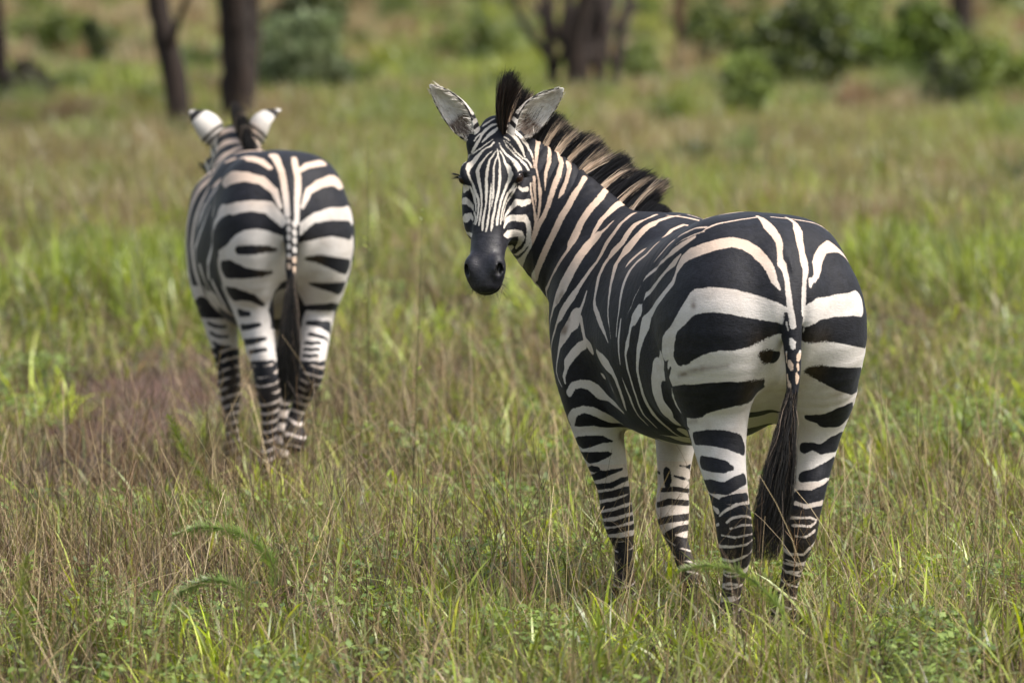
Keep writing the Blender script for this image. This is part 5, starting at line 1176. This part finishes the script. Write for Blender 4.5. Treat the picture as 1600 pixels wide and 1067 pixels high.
def far_grass():
    gp, dp = [], []
    for y0, y1, mg, n, w, l in [(50, 75, 5, 130000, .013, .36), (75, 120, 9, 150000, .024, .34), (120, 260, 22, 150000, .06, .45)]:
        cx, cy = scatter(n // 18, y0, y1, mg, pw=.85); x, y, a = tussock(cx, cy, n, .22 * w / .012)
        d = dryness(x, y) + .35 * (vnoise(x, y, w * 130, 41) - .5); isd = RNG.random(n) < np.clip(d * 1.05, .1, .9)
        c = pick(GREEN, n); c[isd] = pick([(.30, .26, .12), (.25, .21, .09), (.35, .31, .15), (.24, .17, .085), (.17, .13, .06)], isd.sum()); li = (~isd) & (RNG.random(n) < .12); c[li] = pick(LIME, li.sum())
        c = c * (.75 + .5 * vnoise(x, y, w * 90, 42))[:, None]
        gp.append(blades('f', x, y, l * RNG.uniform(.4, 1.1, n) * (.6 + .8 * vnoise(x, y, w * 160, 43)), w * RNG.uniform(.5, 1.2, n), RNG.uniform(0, .4, n), RNG.uniform(0, 1.3, n), c, None, 3))
    # tall tussocks and scrubby clumps of the undergrowth
    for y0, y1, nc, w, l in [(42, 60, 130, .010, .45), (60, 90, 260, .016, .6), (90, 150, 420, .03, .85), (150, 250, 420, .06, 1.2)]:
        cx, cy = scatter(nc, y0, y1, 3 + y0 * .06, pw=.85); per = 150; 
        x = np.repeat(cx, per) + RNG.normal(0, .16 * l, nc * per); y = np.repeat(cy, per) + RNG.normal(0, .20 * l, nc * per)
        pal = np.array([(.07, .10, .025), (.05, .08, .02), (.20, .24, .09), (.30, .24, .13), (.34, .28, .16), (.16, .20, .04), (.24, .16, .09), (.26, .30, .06)])
        c = np.repeat(pal[RNG.integers(0, len(pal), nc)], per, 0) * RNG.uniform(.7, 1.3, (nc * per, 1))
        n_ = nc * per; sc = np.repeat(RNG.uniform(.5, 1.1, nc), per)
        gp.append(blades('t', x, y, l * sc * RNG.uniform(.5, 1.0, n_), w * RNG.uniform(.5, 1.2, n_), np.abs(RNG.normal(0, .35, n_)), RNG.uniform(0, 1.4, n_), c, None, 3))
    emit('savanna_grass', gp, GM, 'blurred green and straw coloured savanna grass stretching far behind the zebras')

def ground():
    xs = np.unique(np.concatenate([np.linspace(-400, -20, 12), np.linspace(-20, 20, 81), np.linspace(20, 400, 12)]))
    ys = np.unique(np.concatenate([np.linspace(-60, 12, 10), np.linspace(12, 60, 130), np.linspace(60, 300, 80), np.linspace(300, 1500, 14)]))
    X, Y = np.meshgrid(xs, ys); Z = ground_z(X.ravel(), Y.ravel())
    V = np.stack([X.ravel(), Y.ravel(), Z], 1); nx = len(xs)
    i, j = np.meshgrid(np.arange(len(ys) - 1), np.arange(nx - 1), indexing='ij'); b = (i * nx + j).ravel()
    m = bpy.data.materials.new('soil'); m.use_nodes = True; N = m.node_tree.nodes; L = m.node_tree.links; bs = N['Principled BSDF']
    tc = N.new('ShaderNodeTexCoord')
    n1 = N.new('ShaderNodeTexNoise'); n1.inputs['Scale'].default_value = 1.3; n1.inputs['Detail'].default_value = 8
    n2 = N.new('ShaderNodeTexNoise'); n2.inputs['Scale'].default_value = 30; n2.inputs['Detail'].default_value = 6
    for q in (n1, n2): L.new(tc.outputs['Object'], q.inputs['Vector'])
    cr = N.new('ShaderNodeValToRGB'); e = cr.color_ramp.elements
    e[0].position, e[0].color = .35, (.045, .027, .018, 1); e[1].position, e[1].color = .62, (.030, .032, .012, 1)
    L.new(n1.outputs[0], cr.inputs[0])
    at = N.new('ShaderNodeAttribute'); at.attribute_name = 'bare'
    fa = N.new('ShaderNodeAttribute'); fa.attribute_name = 'meadow'; fm = N.new('ShaderNodeMix'); fm.data_type = 'RGBA'; fm.inputs[7].default_value = (.13, .125, .045, 1)
    L.new(fa.outputs['Fac'], fm.inputs[0]); L.new(cr.outputs[0], fm.inputs[6])
    mx = N.new('ShaderNodeMix'); mx.data_type = 'RGBA'; mx.inputs[7].default_value = (.11, .056, .038, 1)
    L.new(at.outputs['Fac'], mx.inputs[0]); L.new(fm.outputs[2], mx.inputs[6])
    mu = N.new('ShaderNodeMix'); mu.data_type = 'RGBA'; mu.blend_type = 'MULTIPLY'; mu.inputs[0].default_value = 1
    mr = N.new('ShaderNodeMapRange'); mr.inputs['From Min'].default_value = .3; mr.inputs['From Max'].default_value = .7; mr.inputs['To Min'].default_value = .6; mr.inputs['To Max'].default_value = 1.3
    L.new(n2.outputs[0], mr.inputs['Value']); L.new(mx.outputs[2], mu.inputs[6]); L.new(mr.outputs[0], mu.inputs[7]); L.new(mu.outputs[2], bs.inputs['Base Color'])
    bs.inputs['Roughness'].default_value = .95
    bp = N.new('ShaderNodeBump'); bp.inputs['Distance'].default_value = .03; L.new(n2.outputs[0], bp.inputs['Height']); L.new(bp.outputs[0], bs.inputs['Normal'])
    o = mesh_np('ground', V, quads=np.stack([b, b + 1, b + nx + 1, b + nx], 1), mat=m)
    vcol(o, 'bare', np.clip(bare(V[:, 0], V[:, 1]) * 1.4, 0, 1))
    vcol(o, 'meadow', np.maximum(sm(V[:, 1], 55, 110), sm(np.abs(V[:, 0]) - .075 * V[:, 1], 2, 6)))
    tag(o, 'reddish brown soil under the savanna grass', 'ground', kind='structure')

def bark(name, c):
    m = bpy.data.materials.new(name); m.use_nodes = True; N = m.node_tree.nodes; L = m.node_tree.links; bs = N['Principled BSDF']
    tc = N.new('ShaderNodeTexCoord'); mp = N.new('ShaderNodeMapping'); mp.inputs['Scale'].default_value = (14, 14, 3)
    n1 = N.new('ShaderNodeTexNoise'); n1.inputs['Detail'].default_value = 8; n1.inputs['Scale'].default_value = 1
    L.new(tc.outputs['Object'], mp.inputs['Vector']); L.new(mp.outputs[0], n1.inputs['Vector'])
    cr = N.new('ShaderNodeValToRGB'); e = cr.color_ramp.elements
    e[0].position, e[0].color = .35, (c[0] * .45, c[1] * .45, c[2] * .45, 1); e[1].position, e[1].color = .65, (c[0] * 1.4, c[1] * 1.35, c[2] * 1.3, 1)
    L.new(n1.outputs[0], cr.inputs[0]); L.new(cr.outputs[0], bs.inputs['Base Color']); bs.inputs['Roughness'].default_value = .95
    bp = N.new('ShaderNodeBump'); bp.inputs['Distance'].default_value = .04; L.new(n1.outputs[0], bp.inputs['Height']); L.new(bp.outputs[0], bs.inputs['Normal'])
    return m
BARK = bark('dark_bark', (.024, .015, .011)); BARK2 = bark('reddish_bark', (.075, .035, .022))

def limb_mesh(C, R, rng, nseg=10):
    C = catmull(C, 5); r = np.interp(np.linspace(0, 1, len(C)), np.linspace(0, 1, len(R)), R)
    T = np.gradient(C, axis=0); T /= np.linalg.norm(T, axis=1)[:, None] + 1e-9
    u = np.cross(T, (.2, 1, .1)); u /= np.linalg.norm(u, axis=1)[:, None] + 1e-9; w = np.cross(T, u)
    a = np.linspace(0, 2 * np.pi, nseg, endpoint=False)
    rr = r[:, None] * (1 + .12 * np.sin(a * 3 + rng.uniform(0, 6))[None] + .08 * rng.normal(0, 1, (len(C), nseg)))
    V = (C[:, None] + (u[:, None] * np.cos(a)[None, :, None] + w[:, None] * np.sin(a)[None, :, None]) * rr[..., None]).reshape(-1, 3)
    i = np.arange(len(C) - 1)[:, None] * nseg; j = np.arange(nseg)[None]; j2 = (j + 1) % nseg
    return V, np.stack([i + j, i + j2, i + nseg + j2, i + nseg + j], -1).reshape(-1, 4)

def merge(parts):
    Vs, Qs, k = [], [], 0
    for V, Q in parts: Vs.append(V); Qs.append(np.asarray(Q) + k); k += len(V)
    return np.concatenate(Vs), np.concatenate(Qs)

def leaf_cloud(centres, radii, n, size, cols, rng, flat=1.0):
    """leaf quads through the volume of several clumps"""
    c = np.array(centres); r = np.array(radii); i = rng.integers(0, len(c), n)
    d = rng.normal(0, 1, (n, 3)); d /= np.linalg.norm(d, axis=1)[:, None]
    p = c[i] + d * (r[i] * rng.random(n) ** .45)[:, None] * np.array([1, 1, flat])
    a = rng.normal(0, 1, (n, 3)); a /= np.linalg.norm(a, axis=1)[:, None]; b = np.cross(a, rng.normal(0, 1, (n, 3))); b /= np.linalg.norm(b, axis=1)[:, None]
    s = size * rng.uniform(.5, 1.2, n)[:, None]
    V = np.stack([p - a * s, p + b * s * .4, p + a * s, p - b * s * .4], 1).reshape(-1, 3)
    cc = pick(cols, n, rng, .3) * (.7 + .6 * rng.random(len(c))[i])[:, None]
    return V, np.arange(n * 4).reshape(-1, 4), np.repeat(cc, 4, axis=0)

LEAF = grass_material('leaves', .3, .5)
def at(px, Y, z=None, py=None):
    """photo column at distance Y -> x ; photo row -> z"""
    X = (px - 800) / FOCAL * Y
    if py is not None: z = CAM_H - (py + 95) / FOCAL * Y
    return (X, Y, 0 if z is None else z)

def tree(label, Y, limbs, crown_c, mat, seed, thin=1.0, name='savanna_tree', group='trees at the back of the grassland'):
    """limbs: lists of (px, py, radius_px)"""
    rng = np.random.default_rng(seed); Y *= .84
    px0, py0, _ = limbs[0][0]; bx, by, _z = at(px0, Y)
    gz = float(ground_z(np.array([bx]), np.array([by]))[0])
    root = empty(name, (bx, by, gz)); tag(root, label, 'tree', group)
    parts = []
    for li in limbs:
        P = [np.array(at(p[0], Y + (0 if li is limbs[0] else .3 * k * (-1) ** seed), py=p[1])) - (bx, by, gz) for k, p in enumerate(li)]
        if li is limbs[0]: P[0][2] = -.1
        parts.append(limb_mesh(P, [p[2] / FOCAL * Y * thin for p in li], rng))
    V, Q = merge(parts); mesh_np('trunk', V, quads=Q, mat=mat, parent=root)
    cs = [(rng.normal(0, crown_c[1]) + crown_c[3], rng.normal(0, crown_c[1]), crown_c[0] + rng.normal(0, .5)) for _ in range(26)]
    V, Q, C = leaf_cloud(cs, [crown_c[2] * rng.uniform(.4, 1.0) for _ in cs], 5200, .10, [(.06, .10, .025), (.09, .13, .03), (.05, .08, .02)], rng, .6)
    o = mesh_np('crown', V, quads=Q, mat=LEAF, parent=root, smooth=False); vcol(o, 'tint', C)
    # limbs that carry the crown
    top = np.array(at(limbs[0][-1][0], Y, py=limbs[0][-1][1])) - (bx, by, gz)
    lp = [limb_mesh([top, (top + np.array(c)) / 2 + rng.normal(0, .2, 3), np.array(c)], [limbs[0][-1][2] / FOCAL * Y * .6, .05, .02], rng, 6) for c in cs[:7]]
    V, Q = merge(lp); mesh_np('branch', V, quads=Q, mat=mat, parent=root)
    return root

def bush(label, px, py_base, w_px, h_px, cols, seed, n=2600, size=.05, name='bush', group='bushes behind the grassland', dark_stems=True, Y=None, flat=1.0):
    rng = np.random.default_rng(seed)
    Y = Y or CAM_H * FOCAL / (py_base + 38 + 95); h_px = h_px + 32
    bx, by, _ = at(px, Y); gz = float(ground_z(np.array([bx]), np.array([by]))[0])
    root = empty(name, (bx, by, gz)); tag(root, label, 'bush', group)
    w, h = w_px / FOCAL * Y * 1.1, h_px / FOCAL * Y * 1.3
    cs, rs = [], []
    for k in range(22):
        a = rng.uniform(0, 6.28); q = rng.random() ** .6 * w / 2 * .85
        zz = rng.uniform(.15, .85) * h * (1 - .5 * (q / (w / 2)) ** 2)
        cs.append((q * math.cos(a), q * math.sin(a), zz)); rs.append(rng.uniform(.12, .26) * min(w, h * 1.4))
    V, Q, C = leaf_cloud(cs, rs, n, size * max(.7, h), cols, rng)
    V[:, 2] = np.maximum(V[:, 2], .0)
    o = mesh_np('foliage', V, quads=Q, mat=LEAF, parent=root, smooth=False); vcol(o, 'tint', C)
    st = [limb_mesh([(rng.normal(0, .05), rng.normal(0, .05), -.05), (c[0] * .4, c[1] * .4, c[2] * .5), c], [.018 * h + .01, .012 * h + .006, .004], rng, 5) for c in cs[:9]]
    V, Q = merge(st); mesh_np('stems', V, quads=Q, mat=BARK, parent=root)
    return root

def frond(label, pts, Y, mat, seed, n=1100, size=.020, col=GREEN, name='feathery_frond', group='feathery arching fronds', r=.022):
    """an arching stem clothed in fine needle leaves; pts are (px, py) at distance Y"""
    rng = np.random.default_rng(seed)
    P = np.array([at(p[0], Y + .05 * k, py=p[1]) for k, p in enumerate(pts)])
    foot = P[0].copy(); foot[2] = 0
    root = empty(name, tuple(foot)); tag(root, label, 'fern', group)
    P = np.vstack([[0, 0, -.01], P - foot]) if P[0][2] > .03 else P - foot
    C = catmull(P, 10)
    V, Q = tube_mesh(C, np.linspace(.0028, .0008, len(C)), 5); o = mesh_np('stem', V, quads=Q, mat=mat, parent=root); vcol(o, 'tint', np.tile([(.14, .18, .05)], (len(V), 1)))
    u = rng.uniform(.15, 1, n) * (len(C) - 1.001); i = u.astype(int); f = (u - i)[:, None]
    p = C[i] * (1 - f) + C[i + 1] * f; tg = C[i + 1] - C[i]; tg /= np.linalg.norm(tg, axis=1)[:, None]
    d = rng.normal(0, 1, (n, 3)); d -= tg * (d * tg).sum(1)[:, None]; d /= np.linalg.norm(d, axis=1)[:, None]; d = d + tg * .7; d /= np.linalg.norm(d, axis=1)[:, None]
    Ln = r * 1.8 * rng.uniform(.5, 1.1, n) * np.interp(u / len(C), [0, .3, .8, 1], [.5, 1, .9, .3]); s = np.cross(d, tg); s /= np.linalg.norm(s, axis=1)[:, None]
    V = np.stack([p - s * .0010, p + s * .0010, p + d * Ln[:, None] + s * .0006, p + d * Ln[:, None] - s * .0006], 1).reshape(-1, 3)
    o = mesh_np('needles', V, quads=np.arange(n * 4).reshape(-1, 4), mat=mat, parent=root, smooth=False); vcol(o, 'tint', np.repeat(pick(col, n, rng), 4, axis=0))
    return root

def herb(label, px, Y, h, seed, nl=60, leaf=.03, cols=GREEN, lean=.05, name='leafy_herb', group='upright leafy herbs'):
    rng = np.random.default_rng(seed); bx = at(px, Y)[0]
    root = empty(name, (bx, Y, 0)); tag(root, label, 'plant', group)
    C = catmull([(0, 0, -.01), (lean * h * .3, 0, h * .4), (lean * h, rng.normal(0, .02), h)], 8)
    parts = [tube_mesh(C, np.linspace(.0035, .001, len(C)), 5)]
    V, Q = parts[0]; o = mesh_np('stem', V, quads=Q, mat=GM, parent=root); vcol(o, 'tint', np.tile([(.12, .13, .05)], (len(V), 1)))
    u = rng.uniform(.12, 1, nl); p = np.stack([np.interp(u, np.linspace(0, 1, len(C)), C[:, k]) for k in range(3)], 1)
    a = rng.uniform(0, 6.28, nl); el = rng.uniform(-.2, .9, nl); d = np.stack([np.cos(a) * np.cos(el), np.sin(a) * np.cos(el), np.sin(el)], 1)
    s = np.cross(d, (0, 0, 1)); s /= np.linalg.norm(s, axis=1)[:, None]; l = (leaf * rng.uniform(.5, 1.2, nl) * (1.15 - .6 * u))[:, None]
    nrm_ = np.cross(s, d)
    V = np.stack([p, p + d * l * .5 + s * l * .24 + nrm_ * l * .05, p + d * l, p + d * l * .5 - s * l * .24 + nrm_ * l * .05], 1).reshape(-1, 3)
    o = mesh_np('leaves', V, quads=np.arange(nl * 4).reshape(-1, 4), mat=LEAF, parent=root, smooth=False); vcol(o, 'tint', np.repeat(pick(cols, nl, rng), 4, axis=0))
    return root

ground()
near_grass()
far_grass()
G1, G2, G3 = [(.09, .13, .03), (.13, .17, .04), (.19, .23, .06)], [(.20, .25, .12), (.26, .30, .16)], [(.045, .065, .018), (.08, .10, .03), (.03, .04, .015)]
tree('dark tree trunk leaning left above the head of the far zebra', 80.7, [[(287, 185, 22), (272, 120, 20), (258, 60, 18), (246, 0, 17), (238, -60, 15)], [(262, 85, 7), (280, 30, 5), (300, -20, 4)]], (5.2, 1.3, 1.3, -.3), BARK, 1)
tree('thick straight dark tree trunk with a second thinner stem, right of the leaning trunk', 83, [[(374, 182, 27), (372, 110, 25), (368, 40, 25), (366, -40, 24)], [(392, 150, 9), (397, 60, 9), (398, -20, 9)]], (5.6, 1.4, 1.4, .2), BARK, 2)
tree('dark tree trunk cut by the left edge of the photo', 92, [[(4, 152, 15), (2, 90, 11), (-4, 20, 11), (-8, -50, 10)], [(4, 120, 6), (35, 128, 5), (62, 138, 3)]], (5.5, 1.4, 1.3, -.3), BARK, 3)
tree('dark many-stemmed thicket tree directly above the ears of the near zebra', 98, [[(905, 130, 24), (900, 60, 20), (915, 10, 17), (920, -50, 15)], [(868, 150, 11), (858, 60, 10), (850, 0, 10), (846, -40, 8)], [(865, 96, 7), (835, 62, 7), (812, 25, 6), (806, -10, 5)], [(960, 135, 9), (972, 50, 9), (984, 0, 9), (990, -40, 7)], [(935, 130, 9), (945, 40, 12), (938, -20, 9)], [(890, 100, 9), (880, 50, 8), (892, -10, 8)], [(925, 90, 6), (960, 40, 5), (1000, 10, 5)], [(905, 100, 8), (880, 70, 7), (862, 30, 6), (870, -20, 5)], [(915, 95, 10), (935, 60, 9), (955, 10, 8), (962, -30, 6)], [(900, 95, 12), (902, 50, 12), (890, 10, 10), (880, -30, 8)], [(868, 112, 6), (880, 80, 5), (900, 50, 4)], [(850, 30, 5), (832, 10, 4), (822, -20, 4)], [(960, 100, 5), (940, 70, 4), (925, 50, 4)], [(930, 100, 10), (925, 60, 10), (932, 0, 9)]], (5.5, 1.6, 1.4, 0), BARK, 4, thin=.85)
tree('thin reddish tree trunk right of the many-stemmed thicket', 121, [[(1063, 92, 7), (1061, 40, 7.5), (1062, 0, 8), (1061, -50, 8)]], (6.0, 1.2, 1.2, 0), BARK2, 5)
tree('dark trunk standing behind the bright green bush at the right', 141, [[(1497, 68, 21), (1500, 30, 19), (1502, -10, 18), (1500, -60, 17)]], (6.5, 1.6, 1.6, 0), BARK, 6)
tree('faint slim trunk between the dark bush and the right trunk', 158, [[(1372, 50, 9), (1370, 10, 9), (1366, -50, 9)]], (6.5, 1.4, 1.4, 0), BARK, 7)
tree('faintest short trunk at the top edge left of the slim trunk', 175, [[(1268, 28, 9), (1262, 0, 9), (1258, -50, 9)]], (6.8, 1.4, 1.4, 0), BARK, 8)
bush('pale grey green rounded tussock right of the thick trunk', 470, 140, 150, 78, G2, 21, 3600, .12)
bush('dark green bush behind the pale rounded tussock', 480, 62, 130, 90, G3, 22, 3000, .06)
bush('low dark brush beside the trunk at the left edge', 45, 150, 80, 34, [(.03, .03, .02), (.06, .05, .03)], 23, 1500, .08)
bush('slender green bush between the left edge and the leaning trunk', 148, 100, 36, 66, G3, 24, 1400, .06)
bush('large dark green bush right of centre at the back', 1235, 135, 190, 100, G3 + G1, 25, 3400, .075)
bush('tall green bush behind the large dark bush', 1310, 80, 200, 110, G1, 26, 4600, .05)
bush('bright green wide bush at the right edge', 1545, 140, 210, 52, [(.19, .25, .05), (.14, .19, .04), (.26, .31, .08), (.07, .10, .02)], 27, 3400, .09)
bush('bright green bush between the large dark bush and the right edge', 1420, 112, 140, 80, [(.17, .24, .05), (.12, .17, .035), (.06, .09, .02)], 28, 2600, .09)
bush('dark low bush in front of the bright bushes on the right', 1475, 165, 90, 50, G3, 29, 1800, .07)
bush('light green grassy bush in front of the large dark bush', 1170, 165, 80, 60, [(.18, .24, .06), (.14, .18, .05)], 30, 2000, .08)
bush('olive bush just right of the thin reddish trunk', 1110, 95, 90, 80, G1 + G3, 31, 2400, .06)
bush('mid green bush left of the many-stemmed thicket', 740, 60, 130, 60, G1, 32, 2400, .06)
bush('yellow green low bush right of the many-stemmed thicket', 1010, 125, 90, 40, G1, 33, 1700, .07)
bush('olive low bush at the top left corner', 90, 62, 120, 60, G1, 34, 2200, .06)
# arching fronds and herbs in the sharp zone
frond('upper feathery green frond arching over the dry grass at lower left', [(425, 905), (415, 868), (375, 836), (320, 825), (268, 838)], 20.1, GM, 41, 1100, col=[(.22, .30, .08), (.16, .24, .06)])
frond('lower feathery green frond at lower left, below the upper one', [(385, 960), (372, 922), (330, 908), (290, 922), (255, 948)], 19.5, GM, 42, 900, col=[(.20, .28, .08), (.15, .22, .06)])
frond('blurred feathery frond arching in front of the hind hooves of the near zebra', [(1232, 985), (1205, 935), (1160, 897), (1110, 885), (1060, 893)], 18.4, GM, 43, 650, r=.020, col=[(.18, .26, .06), (.24, .32, .08)])
frond('steep feathery sprig left of the front legs of the near zebra', [(700, 1010), (694, 960), (690, 905)], 20.2, GM, 44, 500)
frond('feathery sprig leaning left under the far zebra', [(345, 800), (325, 760), (285, 700), (262, 650)], 22.5, GM, 45, 900)
frond('tall feathery green sprig close to the camera at the bottom left corner', [(45, 1067), (38, 1000), (30, 930), (38, 870)], 18.0, GM, 46, 700)
herb('tall slender leafy stem between the two zebras, blurred', 575, 25.0, 1.38, 51, 46, .05, LIME + GREEN, .0)
herb('second tall leafy stem close to the neck side of the near zebra', 645, 24.2, 1.15, 52, 40, .045, GREEN, .03)
herb('small pale leafy sprig in front of the left hind hoof of the far zebra', 366, 21.4, .30, 53, 26, .03, LIME, 0)
herb('pale leafy herb right of the right hind hoof of the far zebra', 572, 21.3, .26, 54, 26, .03, LIME + GREEN, .1)
for q, (px, Y, h, lab) in enumerate([(700, 19.7, .20, 'broad leafy herb at bottom centre, leftmost of its row'), (770, 19.6, .22, 'broad leafy herb at bottom centre, second of its row'), (840, 19.75, .18, 'broad leafy herb at bottom centre, below the front legs'),
                                   (1010, 19.6, .17, 'broad leafy herb at the bottom, left of the hind hooves'), (1330, 19.7, .22, 'broad leafy herb at the bottom, right of the hind hooves'), (1480, 19.8, .24, 'broad leafy herb at the bottom right corner')]):
    herb(lab, px, Y, h, 60 + q, 60, .045, [(.12, .22, .04), (.16, .26, .05)], RNG.uniform(-.2, .2), 'broadleaf_herb', 'broad leafed herbs in the foreground')
make_zebra(ZEB_MAIN, parse_strokes(STRIPES), 'near zebra with its rump to us, turning its head back to face the camera', .0055, 5, ZMATS)
make_zebra(ZEB_FAR, parse_strokes(STRIPES_FAR), 'far zebra walking away on the left, seen from behind, slightly blurred', .010, 6, ZMATS, False)
